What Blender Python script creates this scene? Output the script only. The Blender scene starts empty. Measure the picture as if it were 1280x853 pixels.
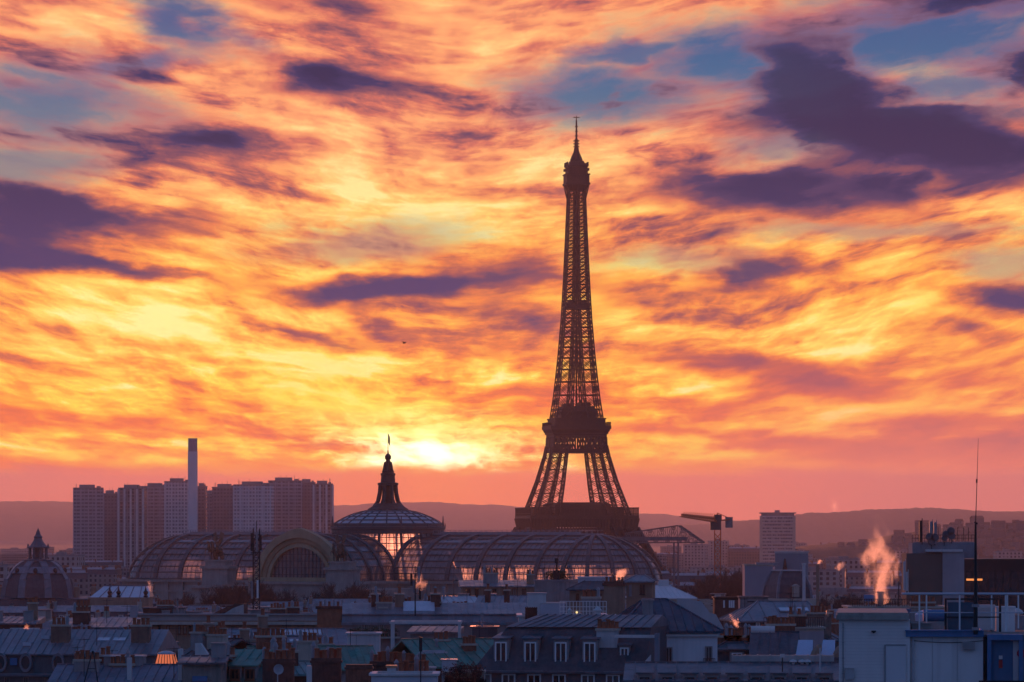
import bpy, bmesh, math, random
from mathutils import Vector, Matrix
random.seed(7)
R = math.radians
SC = bpy.context.scene
COL = SC.collection

# ------------------------------------------------------------------ camera
F = 5790.0          # focal length in photo pixels (photo 1280 wide)
H = 50.0            # height of the viewpoint above the river plain, metres
HY = 660.0          # photo row of the horizon
cam_d = bpy.data.cameras.new('camera')
cam = bpy.data.objects.new('camera', cam_d); COL.objects.link(cam)
cam.location = (0, 0, H); cam.rotation_euler = (R(90), 0, 0)
cam_d.sensor_width = 36.0; cam_d.lens = 36.0 * F / 1280.0
cam_d.shift_y = (HY - 426.5) / 1280.0
cam_d.clip_start = 1.0; cam_d.clip_end = 60000.0
SC.camera = cam
SC.render.engine = 'CYCLES'
SC.cycles.max_bounces = 6; SC.cycles.transparent_max_bounces = 16
SC.cycles.volume_bounces = 0; SC.cycles.diffuse_bounces = 2
SC.cycles.use_adaptive_sampling = True; SC.cycles.adaptive_threshold = 0.015; SC.cycles.adaptive_min_samples = 12
SC.cycles.sample_clamp_indirect = 4.0
SC.view_settings.view_transform = 'Standard'; SC.view_settings.look = 'None'
SC.view_settings.gamma = 1.0; SC.view_settings.use_curve_mapping = False
SC.view_settings.exposure = 0.0

def lin(c):
    def f(v):
        v = v / 255.0
        return v / 12.92 if v <= 0.04045 else ((v + 0.055) / 1.055) ** 2.4
    return (f(c[0]), f(c[1]), f(c[2]), 1.0)

# ------------------------------------------------------------------ node helper
class NT:
    def __init__(s, tree): s.t = tree; s.n = tree.nodes; s.l = tree.links
    def new(s, typ, **kw):
        nd = s.n.new(typ)
        for k, v in kw.items(): setattr(nd, k, v)
        return nd
    def put(s, sock, v):
        if isinstance(v, bpy.types.NodeSocket): s.l.new(v, sock)
        elif v is not None: sock.default_value = v
    def math(s, op, a, b=None, c=None, clamp=False):
        nd = s.new('ShaderNodeMath', operation=op, use_clamp=clamp)
        s.put(nd.inputs[0], a)
        if b is not None: s.put(nd.inputs[1], b)
        if c is not None: s.put(nd.inputs[2], c)
        return nd.outputs[0]
    def vmath(s, op, a, b=None, c=None):
        nd = s.new('ShaderNodeVectorMath', operation=op)
        s.put(nd.inputs[0], a)
        if b is not None: s.put(nd.inputs[3 if op == 'SCALE' else 1], b)
        if c is not None: s.put(nd.inputs[2], c)
        return nd.outputs['Value'] if op in ('LENGTH', 'DOT_PRODUCT', 'DISTANCE') else nd.outputs[0]
    def noise(s, vec, scale=5.0, detail=2.0, rough=0.5, dist=0.0, col=False, lac=2.0, dims='2D'):
        nd = s.new('ShaderNodeTexNoise', noise_dimensions=dims)
        s.put(nd.inputs['Vector'], vec)
        nd.inputs['Scale'].default_value = scale; nd.inputs['Detail'].default_value = detail
        nd.inputs['Roughness'].default_value = rough; nd.inputs['Distortion'].default_value = dist
        nd.inputs['Lacunarity'].default_value = lac
        return nd.outputs['Color' if col else 'Fac']
    def mrange(s, v, a, b, c=0.0, d=1.0, mode='SMOOTHSTEP'):
        nd = s.new('ShaderNodeMapRange', interpolation_type=mode)
        s.put(nd.inputs['Value'], v)
        for k, x in zip(('From Min', 'From Max', 'To Min', 'To Max'), (a, b, c, d)): s.put(nd.inputs[k], x)
        return nd.outputs['Result']
    def mix(s, f, a, b, blend='MIX'):
        nd = s.new('ShaderNodeMix', data_type='RGBA', blend_type=blend)
        s.put(nd.inputs[0], f); s.put(nd.inputs[6], a); s.put(nd.inputs[7], b)
        return nd.outputs[2]
    def ramp(s, f, stops, interp='LINEAR'):
        nd = s.new('ShaderNodeValToRGB'); s.put(nd.inputs[0], f)
        cr = nd.color_ramp; cr.interpolation = interp
        while len(cr.elements) < len(stops): cr.elements.new(0.5)
        for e, (p, c) in zip(cr.elements, stops): e.position = p; e.color = c
        return nd.outputs[0]

# ------------------------------------------------------------------ sky
SUN_AZ, SUN_EL = -1.04, 1.15            # degrees: right of the view axis, above the horizon
DEG = 180.0 / math.pi / F               # one photo pixel in degrees of arc
def az(px): return (px - 640.0) * DEG
def el(py): return (HY - py) * DEG

world = bpy.data.worlds.new('World'); SC.world = world; world.use_nodes = True
def build_sky():
    N = NT(world.node_tree); N.n.clear()
    out = N.new('ShaderNodeOutputWorld'); bg = N.new('ShaderNodeBackground')
    bg.inputs['Strength'].default_value = 0.1
    tc = N.new('ShaderNodeTexCoord')
    sep = N.new('ShaderNodeSeparateXYZ'); N.l.new(tc.outputs['Generated'], sep.inputs[0])
    a = N.math('MULTIPLY', N.math('ARCTAN2', sep.outputs[0], sep.outputs[1]), 180 / math.pi)
    e = N.math('MULTIPLY', N.math('ARCSINE', sep.outputs[2]), 180 / math.pi)
    cmb = N.new('ShaderNodeCombineXYZ'); N.l.new(a, cmb.inputs[0]); N.l.new(e, cmb.inputs[1])
    uv = cmb.outputs[0]                                   # (azimuth, elevation) in degrees
    # warp the cloud field: broad folds, then fine wisps, both drawn out sideways
    def stretched(sx, sy, rot=0.0):
        m = N.new('ShaderNodeMapping'); N.l.new(uv, m.inputs[0])
        m.inputs['Scale'].default_value = (sx, sy, 1); m.inputs['Rotation'].default_value = (0, 0, rot)
        return m.outputs[0]
    def warp(base, vec, sc, det, amp, ampy, rough=0.55):
        n = N.noise(vec, sc, det, rough, col=True)
        d = N.vmath('MULTIPLY', N.vmath('SUBTRACT', n, (0.5, 0.5, 0.5)), (amp, ampy, 0))
        return N.vmath('ADD', base, d)
    w1 = warp(uv, stretched(0.6, 1.25), 1.0, 2.0, 0.9, 0.32)
    w2 = warp(w1, stretched(0.9, 2.6, 0.0), 2.0, 5.0, 0.7, 0.22, 0.58)
    top = el(0)
    # wind-drawn cloud texture: a layer that shrinks towards the horizon, its streaks fanning out from the sunset
    fan = N.math('MULTIPLY', N.math('SQRT', N.math('ADD', N.math('POWER', N.math('ADD', a, 0.6), 2.0), 1.5)), 0.17)
    ef = N.math('SUBTRACT', e, N.math('MULTIPLY', fan, N.mrange(e, 0.6, 4.0, 0.15, 1.0)))
    ez = N.math('ADD', N.math('MAXIMUM', ef, -1.0), 3.0)
    lay = N.new('ShaderNodeCombineXYZ'); N.l.new(N.math('DIVIDE', N.math('MULTIPLY', a, 5.5), N.math('ADD', N.math('MAXIMUM', e, -0.5), 2.6)), lay.inputs[0]); N.l.new(N.math('MULTIPLY', N.math('LOGARITHM', ez, 2.718), 7.0), lay.inputs[1])
    L0 = lay.outputs[0]
    L1 = N.vmath('ADD', L0, N.vmath('MULTIPLY', N.vmath('SUBTRACT', N.noise(N.vmath('MULTIPLY', L0, (0.7, 1.3, 1)), 0.8, 3, 0.5, col=True), (0.5, 0.5, 0.5)), (0.6, 0.32, 0)))
    L2 = N.vmath('ADD', L1, N.vmath('MULTIPLY', N.vmath('SUBTRACT', N.noise(N.vmath('MULTIPLY', L1, (1.0, 2.0, 1)), 2.6, 4, 0.55, col=True), (0.5, 0.5, 0.5)), (0.16, 0.08, 0)))
    streak = N.noise(N.vmath('MULTIPLY', L1, (0.40, 2.2, 1)), 1.2, 8, 0.57)
    puff = N.noise(N.vmath('MULTIPLY', L2, (0.75, 1.7, 1)), 0.8, 9, 0.61)
    tuft = N.noise(N.vmath('MULTIPLY', L2, (1.0, 1.7, 1)), 2.3, 7, 0.6)
    fil = N.noise(N.vmath('MULTIPLY', L2, (0.45, 4.5, 1)), 3.0, 7, 0.68)
    def dev(n, k): return N.math('MULTIPLY', N.math('SUBTRACT', n, 0.5), k)
    calm = N.mrange(e, 0.62, 1.15, 0.12, 1.0)
    tx = N.math('MULTIPLY', N.math('ADD', N.math('ADD', dev(streak, 1.15), dev(puff, 1.0)), N.math('ADD', dev(fil, 0.22), N.math('MULTIPLY', dev(tuft, 0.62), N.mrange(e, 1.2, 4.0, 0.25, 1.0)))), calm)
    rag = N.math('ADD', N.math('ADD', dev(puff, 1.2), dev(streak, 1.2)), N.math('ADD', dev(fil, 0.3), dev(tuft, 0.9)))      # frays the edge of every bank
    dens = N.math('ADD', tx, 0.455)
    def mask(cx, cy, rx, ry, rot, s, soft=-0.25, noisy=1.0, src=None, grow=1.75):
        m = N.new('ShaderNodeMapping', vector_type='TEXTURE')
        N.l.new(N.vmath('MULTIPLY_ADD', dens, (0, 0, 1e-5), src if src is not None else w2), m.inputs[0])      # evaluated one after another
        m.inputs['Location'].default_value = (az(cx), el(cy), 0); m.inputs['Rotation'].default_value = (0, 0, R(-rot))
        m.inputs['Scale'].default_value = (rx * grow * DEG, ry * grow * 1.08 * DEG, 1)
        ln = N.vmath('LENGTH', m.outputs[0])
        if noisy: ln = N.math('MULTIPLY_ADD', rag, 0.62 * noisy, ln)
        return N.mrange(ln, 1.0, soft, 0, s)
    for b in CLOUD: dens = N.math('ADD', dens, mask(*b[:6]))
    dens = N.math('MINIMUM', N.math('MAXIMUM', dens, 0.0), 1.0)
    # light through the deck: thin cloud glows, thick cloud is dark; three tables by elevation
    hi = N.ramp(dens, [(0, lin((255, 220, 150))), (.2, lin((252, 190, 124))), (.42, lin((242, 154, 108))), (.58, lin((206, 112, 98))), (.72, lin((126, 78, 96))), (.86, lin((40, 50, 98))), (1, lin((2, 36, 80)))])
    mi = N.ramp(dens, [(0, lin((255, 246, 160))), (.2, lin((255, 224, 108))), (.42, lin((254, 178, 74))), (.58, lin((232, 128, 68))), (.74, lin((156, 84, 84))), (.88, lin((84, 64, 98))), (1, lin((34, 52, 104)))])
    lo = N.ramp(dens, [(0, lin((255, 250, 170))), (.2, lin((255, 222, 64))), (.42, lin((255, 164, 38))), (.6, lin((242, 116, 44))), (.8, lin((214, 92, 66))), (1, lin((176, 78, 84)))])
    col = N.mix(N.mrange(e, 1.3, 2.6, 0, 1), lo, N.mix(N.mrange(e, 2.9, 5.0, 0, 1), mi, hi))
    # away from the sun the low sky turns rose
    away = N.math('MULTIPLY', N.mrange(a, 0.4, 5.0, 0, 1), N.mrange(e, 2.8, 0.7, 0, 0.85))
    col = N.mix(away, col, N.ramp(dens, [(0, lin((255, 178, 100))), (.4, lin((240, 134, 92))), (.6, lin((206, 108, 98))), (1, lin((170, 96, 104)))]))
    # openings of clear sky
    gap = None; dens0 = dens
    for b in GAPS:
        k = mask(*b[:6], noisy=0.9, soft=0.1)
        gap = k if gap is None else N.math('MAXIMUM', gap, k)
        dens = N.math('ADD', dens0, N.math('MULTIPLY', gap, 1e-5))
    blue = N.ramp(N.math('DIVIDE', e, top, clamp=True), [(0, lin((190, 150, 130))), (el(330) / top, lin((158, 150, 136))), (el(200) / top, lin((92, 122, 142))), (el(90) / top, lin((48, 100, 146))), (1, lin((36, 84, 140)))])
    col = N.mix(N.math('MULTIPLY', gap, N.mrange(dens0, 0.85, 0.6, 0.15, 1)), col, blue)
    def glow(cx, cy, rx, ry, rot, c, s, gain=1.0, **k):
        nonlocal col
        cc = lin(c); col = N.mix(mask(cx, cy, rx, ry, rot, s, **k), col, (cc[0] * gain, cc[1] * gain, cc[2] * gain, 1))
    glow(460, 522, 180, 48, 12, (255, 222, 62), 0.75, soft=-0.4, noisy=1.6)
    glow(520, 548, 140, 36, 8, (255, 236, 104), 0.95, gain=1.2, soft=-0.4, noisy=1.7)
    glow(532, 560, 100, 22, 6, (255, 246, 160), 1.0, gain=1.7, soft=-0.4, noisy=1.6)
    glow(530, 569, 74, 13, 4, (255, 252, 214), 1.0, gain=2.6, soft=-0.3, noisy=1.5)
    # the flat bank of haze along the skyline, with a ragged upper edge
    edge = N.math('ADD', e, dev(streak, 0.26))
    bank = N.ramp(N.math('ABSOLUTE', N.math('MULTIPLY', N.math('ADD', a, 1.0), 0.16)), [(0, lin((244, 124, 62))), (0.14, lin((238, 118, 70))), (0.3, lin((228, 112, 84))), (0.55, lin((216, 106, 94))), (1.0, lin((190, 100, 100)))], 'EASE')
    col = N.mix(N.mrange(edge, 0.80, 0.62, 0, 0.95), col, bank)
    hs = N.new('ShaderNodeHueSaturation'); hs.inputs['Saturation'].default_value = SKY_SAT; N.l.new(col, hs.inputs['Color']); col = hs.outputs[0]
    # higher up and behind the viewer: the blue of dusk
    sky = N.new('ShaderNodeTexSky', sky_type='NISHITA'); sky.sun_disc = False
    sky.sun_elevation = R(SUN_EL); sky.sun_rotation = R(SUN_AZ); sky.altitude = 60
    sky.air_density = 1.0; sky.dust_density = 1.6; sky.ozone_density = 2.5
    n10 = N.vmath('MULTIPLY', col, SKY_GAIN)
    bg2 = N.new('ShaderNodeBackground'); bg2.inputs['Strength'].default_value = 0.1
    mx = N.new('ShaderNodeMixShader')
    dusk = N.vmath('MULTIPLY', sky.outputs[0], DUSK_GAIN)
    dusk = N.vmath('ADD', dusk, DUSK_ADD)
    up = N.mrange(e, 7.5, 22.0, 0, 1)
    side = N.mrange(N.math('ABSOLUTE', a), 10.0, 40.0, 0, 1)
    f = N.math('MAXIMUM', N.math('MAXIMUM', up, side), N.mrange(e, -2.0, -4.0, 0, 1))
    N.l.new(f, mx.inputs[0]); N.l.new(bg.outputs[0], mx.inputs[1]); N.l.new(bg2.outputs[0], mx.inputs[2])
    N.l.new(n10, bg.inputs['Color']); N.l.new(dusk, bg2.inputs['Color'])
    N.l.new(mx.outputs[0], out.inputs[0])
SKY_SAT = 1.0
SKY_GAIN = (11.2, 10.9, 10.2)
DUSK_GAIN = (0.5, 0.65, 0.9)
DUSK_ADD = (0.68, 1.12, 2.8)
CLOUD = [   # (where, how wide, tilt, weight): + thickens the deck, - thins it
 (1020,98,86,46,8,0.85), (1190,180,118,44,8,0.95), (985,243,128,28,5,0.80), (1278,95,34,30,0,0.70), (935,140,80,30,-15,0.42), (1050,170,100,30,0,0.45),
 (1110,235,80,20,20,0.45), (880,240,60,34,20,0.18), (1215,10,100,16,0,0.52), (20,278,80,46,0,0.72), (130,272,125,16,10,0.65), (45,325,95,17,0,0.55),
 (185,338,115,10,8,0.59), (265,175,85,24,15,0.55), (160,203,80,13,0,0.22), (400,96,90,21,5,0.62), (425,18,72,28,10,0.59), (20,12,60,14,0,0.20),
 (555,352,155,20,-5,0.65), (440,366,100,14,-5,0.52), (640,392,62,15,0,0.49), (480,416,40,20,20,0.52), (590,432,62,11,0,0.36), (345,420,48,11,15,0.44),
 (410,432,44,10,10,0.44), (920,346,50,18,0,0.68), (995,334,68,13,8,0.55), (800,370,58,12,0,0.49), (1250,372,70,19,0,0.78), (1215,416,52,9,8,0.33),
 (890,456,150,16,8,0.36), (1020,474,120,15,12,0.36), (1140,472,120,10,-3,0.22), (1190,555,220,34,0,0.34), (960,552,130,9,4,0.20), (560,518,85,8,0,0.22),
 (600,546,75,7,0,0.20), (380,512,85,7,5,0.20), (120,528,220,8,5,0.22), (700,500,52,16,0,0.18), (680,555,62,12,0,0.16), (60,585,150,12,4,0.22), (300,130,120,20,8,0.10),
 (760,255,70,12,0,0.20), (460,300,120,18,-3,0.16), (700,345,60,10,0,0.20), (1100,292,170,8,0,0.12), (300,270,90,8,0,0.18),
 (60,38,130,22,-8,-0.24), (250,108,70,13,-5,-0.34), (352,58,90,16,-5,-0.14), (250,150,140,12,0,-0.10), (520,150,150,18,0,-0.20), (570,62,170,18,-3,-0.14),
 (745,190,130,24,0,-0.26), (870,28,180,22,-3,-0.12), (1130,92,72,15,5,-0.42), (1195,128,90,7,-3,-0.38), (955,205,60,8,-10,-0.40), (560,262,160,26,0,-0.30), (425,205,66,32,0,-0.30), (250,246,115,17,10,-0.22),
 (1080,392,170,28,-8,-0.20), (880,426,160,14,0,-0.22), (1200,256,130,18,0,-0.26), (440,335,85,8,0,-0.24), (780,332,75,10,0,-0.26), (320,300,105,9,-10,-0.24),
 (220,425,230,44,0,-0.26), (150,400,200,18,0,-0.14), (480,466,160,17,0,-0.30), (620,470,75,11,0,-0.22), (120,564,200,10,3,-0.20), (340,565,140,13,5,-0.18),
 (280,500,200,16,0,-0.14), (820,490,95,13,0,-0.20), (1190,506,130,12,-4,-0.24), (960,532,120,10,5,-0.20), (880,570,160,11,5,-0.22), (1150,610,150,5,0,-0.20), (1000,440,95,7,0,-0.16), (850,175,80,40,0,-0.06),
]
GAPS = [
 (55,135,130,52,0,.95), (25,205,100,26,0,.85), (235,32,58,26,22,.95), (170,84,85,16,-10,.85), (290,52,44,12,15,.6), (80,118,44,16,0,.6),
 (755,118,115,38,-5,1.0), (800,62,76,14,-8,.95), (915,80,140,42,0,1.0), (1150,50,170,52,0,1.0), (1195,112,92,28,0,.9), (965,190,66,20,0,.7),
 (460,300,125,20,-3,.55), (845,322,95,16,0,.55), (1262,330,64,18,0,.7), (1090,290,180,9,0,.55), (1245,20,60,20,0,.8),
]
build_sky()

# ------------------------------------------------------------------ sun
sl = bpy.data.lights.new('sun', 'SUN'); sl.energy = 1.8; sl.angle = R(0.5); sl.color = (1.0, 0.29, 0.15)
sun = bpy.data.objects.new('sun', sl); COL.objects.link(sun)
sd = Vector((math.sin(R(SUN_AZ)) * math.cos(R(SUN_EL)), math.cos(R(SUN_AZ)) * math.cos(R(SUN_EL)), math.sin(R(SUN_EL))))
sun.rotation_euler = sd.to_track_quat('Z', 'Y').to_euler()

# ------------------------------------------------------------------ geometry helpers
def P(px, py, D): return Vector(((px - 640.0) * D / F, D, H + (HY - py) * D / F))
def XD(px, D): return (px - 640.0) * D / F
def ZD(py, D): return H + (HY - py) * D / F
def sm(t): t = max(0.0, min(1.0, t)); return t * t * (3 - 2 * t)
def G(y): return 12.0 * (1 - sm((y - 1450.0) / 330.0))      # the ground steps down behind the last near streets

class MB:
    def __init__(s): s.v = []; s.f = []; s.m = []; s.mi = 0
    def add(s, vs, fs):
        o = len(s.v); s.v.extend([tuple(v) for v in vs])
        for f in fs: s.f.append([i + o for i in f]); s.m.append(s.mi)
        return s
    def face(s, *vs): return s.add(vs, [range(len(vs))])
    def box(s, x0, x1, y0, y1, z0, z1):
        return s.add([(x0,y0,z0),(x1,y0,z0),(x1,y1,z0),(x0,y1,z0),(x0,y0,z1),(x1,y0,z1),(x1,y1,z1),(x0,y1,z1)],
                     [(0,3,2,1),(4,5,6,7),(0,1,5,4),(1,2,6,5),(2,3,7,6),(3,0,4,7)])
    def frustum(s, cx, cy, hx0, hy0, z0, hx1, hy1, z1):
        return s.add([(cx-hx0,cy-hy0,z0),(cx+hx0,cy-hy0,z0),(cx+hx0,cy+hy0,z0),(cx-hx0,cy+hy0,z0),
                      (cx-hx1,cy-hy1,z1),(cx+hx1,cy-hy1,z1),(cx+hx1,cy+hy1,z1),(cx-hx1,cy+hy1,z1)],
                     [(0,3,2,1),(4,5,6,7),(0,1,5,4),(1,2,6,5),(2,3,7,6),(3,0,4,7)])
    def bar(s, p, q, w, h=None, n=4):
        p = Vector(p); q = Vector(q); d = q - p
        if d.length < 1e-6: return s
        d.normalize(); up = Vector((0,0,1)) if abs(d.z) < 0.95 else Vector((0,1,0))
        a = d.cross(up).normalized(); b = a.cross(d).normalized(); h = h or w
        a = a * w / 2; b = b * h / 2
        return s.add([p-a-b, p+a-b, p+a+b, p-a+b, q-a-b, q+a-b, q+a+b, q-a+b],
                     [(0,3,2,1),(4,5,6,7),(0,1,5,4),(1,2,6,5),(2,3,7,6),(3,0,4,7)])
    def tube(s, p, q, r0, r1=None, n=8):
        p = Vector(p); q = Vector(q); d = (q - p).normalized(); r1 = r0 if r1 is None else r1
        up = Vector((0,0,1)) if abs(d.z) < 0.95 else Vector((0,1,0))
        a = d.cross(up).normalized(); b = a.cross(d).normalized()
        vs = []
        for c, r in ((p, r0), (q, r1)):
            for i in range(n):
                t = 2*math.pi*i/n; vs.append(c + a*(r*math.cos(t)) + b*(r*math.sin(t)))
        fs = [(i, (i+1) % n, n + (i+1) % n, n + i) for i in range(n)] + [tuple(range(n-1,-1,-1)), tuple(range(n, 2*n))]
        return s.add(vs, fs)
    def lathe(s, prof, n=24, cx=0, cy=0, a0=0.0, a1=360.0):
        full = abs(a1 - a0 - 360) < 1e-6; k = n if full else n + 1; vs = []
        for r, z in prof:
            for i in range(k):
                t = R(a0 + (a1 - a0) * i / n); vs.append((cx + r*math.cos(t), cy + r*math.sin(t), z))
        fs = []
        for j in range(len(prof)-1):
            for i in range(n):
                i2 = (i+1) % k; fs.append((j*k+i, j*k+i2, (j+1)*k+i2, (j+1)*k+i))
        return s.add(vs, fs)
    def prism(s, poly, axis, t0, t1):
        """poly of 2-D points extruded along axis x / y / z"""
        def pt(a, b, t): return {'x': (t,a,b), 'y': (a,t,b), 'z': (a,b,t)}[axis]
        n = len(poly); vs = [pt(a,b,t0) for a,b in poly] + [pt(a,b,t1) for a,b in poly]
        return s.add(vs, [tuple(range(n-1,-1,-1)), tuple(range(n,2*n))] + [(i,(i+1)%n,n+(i+1)%n,n+i) for i in range(n)])
    def ball(s, c, rx, ry=None, rz=None, n=10, m=6):
        ry = ry or rx; rz = rz or rx; vs = []; fs = []
        for j in range(m+1):
            ph = math.pi*j/m
            for i in range(n):
                t = 2*math.pi*i/n
                vs.append((c[0]+rx*math.sin(ph)*math.cos(t), c[1]+ry*math.sin(ph)*math.sin(t), c[2]+rz*math.cos(ph)))
        for j in range(m):
            for i in range(n): fs.append((j*n+i,(j+1)*n+i,(j+1)*n+(i+1)%n,j*n+(i+1)%n))
        return s.add(vs, fs)
    def mesh(s, name, mats, smooth=False):
        me = bpy.data.meshes.new(name); me.from_pydata(s.v, [], s.f)
        for m in (mats if isinstance(mats, (list, tuple)) else [mats]): me.materials.append(m)
        me.polygons.foreach_set('material_index', s.m)
        bm = bmesh.new(); bm.from_mesh(me); bmesh.ops.recalc_face_normals(bm, faces=bm.faces); bm.to_mesh(me); bm.free()
        if smooth:
            me.polygons.foreach_set('use_smooth', [True]*len(me.polygons))
            me.set_sharp_from_angle(angle=R(38))
        me.update(); return me
    def build(s, name, mats, parent=None, loc=None, rz=0.0, smooth=False):
        return link(name, s.mesh(name, mats, smooth), parent, loc, rz)

KIDS = {}
def link(name, me, parent=None, loc=None, rz=0.0):
    o = bpy.data.objects.new(name, me); COL.objects.link(o)
    if parent is not None: o.parent = parent; KIDS.setdefault(parent.name, []).append(o)
    if loc is not None: o.location = loc
    if rz: o.rotation_euler = (0, 0, rz)
    return o
def tag(o, label=None, cat=None, group=None, kind=None):
    if label: o['label'] = label
    if cat: o['category'] = cat
    if group: o['group'] = group
    if kind: o['kind'] = kind
    return o
def thing(name, label, cat, loc, rz=0.0, group=None):
    o = link(name, None, None, loc, rz); o.empty_display_size = 0.5
    return tag(o, label, cat, group)
def copy_tree(o, loc, rz=0.0, label=None, parent=None, scale=None):
    """a thing with copies of its parts and sub-parts; mesh data are shared"""
    c = o.copy(); COL.objects.link(c)
    if parent is None:
        c.location = loc; c.rotation_euler = (0, 0, rz)
        if label: c['label'] = label
        if scale: c.scale = scale
    else:
        c.parent = parent; KIDS.setdefault(parent.name, []).append(c)
    for ch in KIDS.get(o.name, ()): copy_tree(ch, None, parent=c)
    return c

# ------------------------------------------------------------------ materials
MC = {}
def M(name, c, rough=0.8, var=0.18, scale=0.6, metal=0.0, spec=0.3, streak=0.0, bump=0.0, tint=None, sheet=0.0):
    if name in MC: return MC[name]
    m = bpy.data.materials.new(name); m.use_nodes = True; N = NT(m.node_tree)
    b = N.n['Principled BSDF']
    b.inputs['Roughness'].default_value = rough; b.inputs['Metallic'].default_value = metal
    b.inputs['Specular IOR Level'].default_value = spec
    tc = N.new('ShaderNodeTexCoord').outputs['Object']
    n = N.noise(tc, scale, 4, 0.65, dims='3D')
    n2 = N.noise(N.vmath('MULTIPLY', tc, (1, 1, 0.12)), scale * 5, 2, 0.6, dims='3D')
    f = N.math('ADD', N.math('MULTIPLY', n, 0.65), N.math('MULTIPLY', n2, 0.35))
    lo = tuple(v * (1 - var * 1.6) for v in c) + (1,); hi = tuple(min(0.85, v * (1 + var * 1.6)) for v in c) + (1,)
    if tint: lo = tuple(a * (1-0.5) + t * 0.5 for a, t in zip(lo[:3], tint)) + (1,)
    col = N.ramp(f, [(0.30, lo), (0.5, tuple(c) + (1,)), (0.70, hi)])
    if sheet:                                                   # each metal sheet has weathered to its own tone
        sx = N.new('ShaderNodeSeparateXYZ'); N.l.new(tc, sx.inputs[0]); cx = N.new('ShaderNodeCombineXYZ')
        N.l.new(N.math('FLOOR', N.math('DIVIDE', sx.outputs[0], sheet)), cx.inputs[0]); N.l.new(N.math('FLOOR', N.math('DIVIDE', sx.outputs[1], 2.3)), cx.inputs[1])
        wn = N.new('ShaderNodeTexWhiteNoise', noise_dimensions='2D'); N.l.new(cx.outputs[0], wn.inputs['Vector'])
        col = N.mix(N.mrange(wn.outputs['Value'], 0, 1, 0, 0.55, 'LINEAR'), col, tuple(v * 0.5 for v in c) + (1,))
        N.l.new(N.mrange(n, 0.3, 0.7, rough - 0.12, rough + 0.15), b.inputs['Roughness'])
        bp = N.new('ShaderNodeBump'); bp.inputs['Strength'].default_value = 0.5; bp.inputs['Distance'].default_value = 0.06
        N.l.new(N.noise(tc, 1.7, 3, 0.6, dims='3D'), bp.inputs['Height']); N.l.new(bp.outputs[0], b.inputs['Normal'])
    if streak:
        s = N.noise(N.vmath('MULTIPLY', tc, (1, 1, 0.04)), 2.2, 3, 0.6, dims='3D')
        col = N.mix(N.math('MULTIPLY', N.mrange(s, 0.52, 0.72), streak), col, tuple(v * 0.45 for v in c) + (1,))
    N.l.new(col, b.inputs['Base Color'])
    if bump:
        bp = N.new('ShaderNodeBump'); bp.inputs['Strength'].default_value = bump; bp.inputs['Distance'].default_value = 0.05
        N.l.new(N.noise(tc, scale * 8, 3, dims='3D'), bp.inputs['Height']); N.l.new(bp.outputs[0], b.inputs['Normal'])
    MC[name] = m; return m
def MF(name, wall, bay=3.0, floor=3.1, wx=(0.3, 0.72), wz=(0.22, 0.78), glass=(0.03, 0.035, 0.045), band=None, lit=0.0):
    """far facade: masonry with a regular grid of window openings"""
    if name in MC: return MC[name]
    m = bpy.data.materials.new(name); m.use_nodes = True; N = NT(m.node_tree); b = N.n['Principled BSDF']
    b.inputs['Roughness'].default_value = 0.75; b.inputs['Specular IOR Level'].default_value = 0.3
    g = N.new('ShaderNodeNewGeometry'); tc = N.new('ShaderNodeTexCoord').outputs['Object']
    sp = N.new('ShaderNodeSeparateXYZ'); N.l.new(tc, sp.inputs[0])
    u = N.math('ADD', sp.outputs[0], sp.outputs[1])
    ub = N.math('DIVIDE', u, bay); vb = N.math('DIVIDE', sp.outputs[2], floor)
    fu = N.math('FRACT', ub); fv = N.math('FRACT', vb)
    def gate(x, a, c): return N.math('MULTIPLY', N.math('GREATER_THAN', x, a), N.math('LESS_THAN', x, c))
    k = N.math('MULTIPLY', gate(fu, *wx), gate(fv, *wz))
    wn = N.new('ShaderNodeTexWhiteNoise', noise_dimensions='2D')
    cv = N.new('ShaderNodeCombineXYZ'); N.l.new(N.math('FLOOR', ub), cv.inputs[0]); N.l.new(N.math('FLOOR', vb), cv.inputs[1])
    N.l.new(cv.outputs[0], wn.inputs['Vector'])
    rnd = wn.outputs['Value']
    n = N.noise(tc, 0.25, 4, 0.6, dims='3D')
    wc = N.ramp(n, [(0.3, tuple(v * 0.75 for v in wall) + (1,)), (0.7, tuple(v * 1.2 for v in wall) + (1,))])
    if band: wc = N.mix(N.math('GREATER_THAN', fv, band), wc, tuple(v * 0.6 for v in wall) + (1,))
    gc = N.mix(N.math('GREATER_THAN', rnd, 0.72), tuple(glass) + (1,), tuple(v * 0.55 for v in wall) + (1,))
    N.l.new(N.mix(k, wc, gc), b.inputs['Base Color'])
    N.l.new(N.mrange(k, 0, 1, 0.8, 0.25, 'LINEAR'), b.inputs['Roughness'])
    MC[name] = m; return m
def emis(name, c, s):
    if name in MC: return MC[name]
    m = bpy.data.materials.new(name); m.use_nodes = True; N = NT(m.node_tree); b = N.n['Principled BSDF']
    b.inputs['Base Color'].default_value = (c[0]*0.4, c[1]*0.4, c[2]*0.4, 1)
    b.inputs['Emission Color'].default_value = tuple(c) + (1,); b.inputs['Emission Strength'].default_value = s
    MC[name] = m; return m
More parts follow.
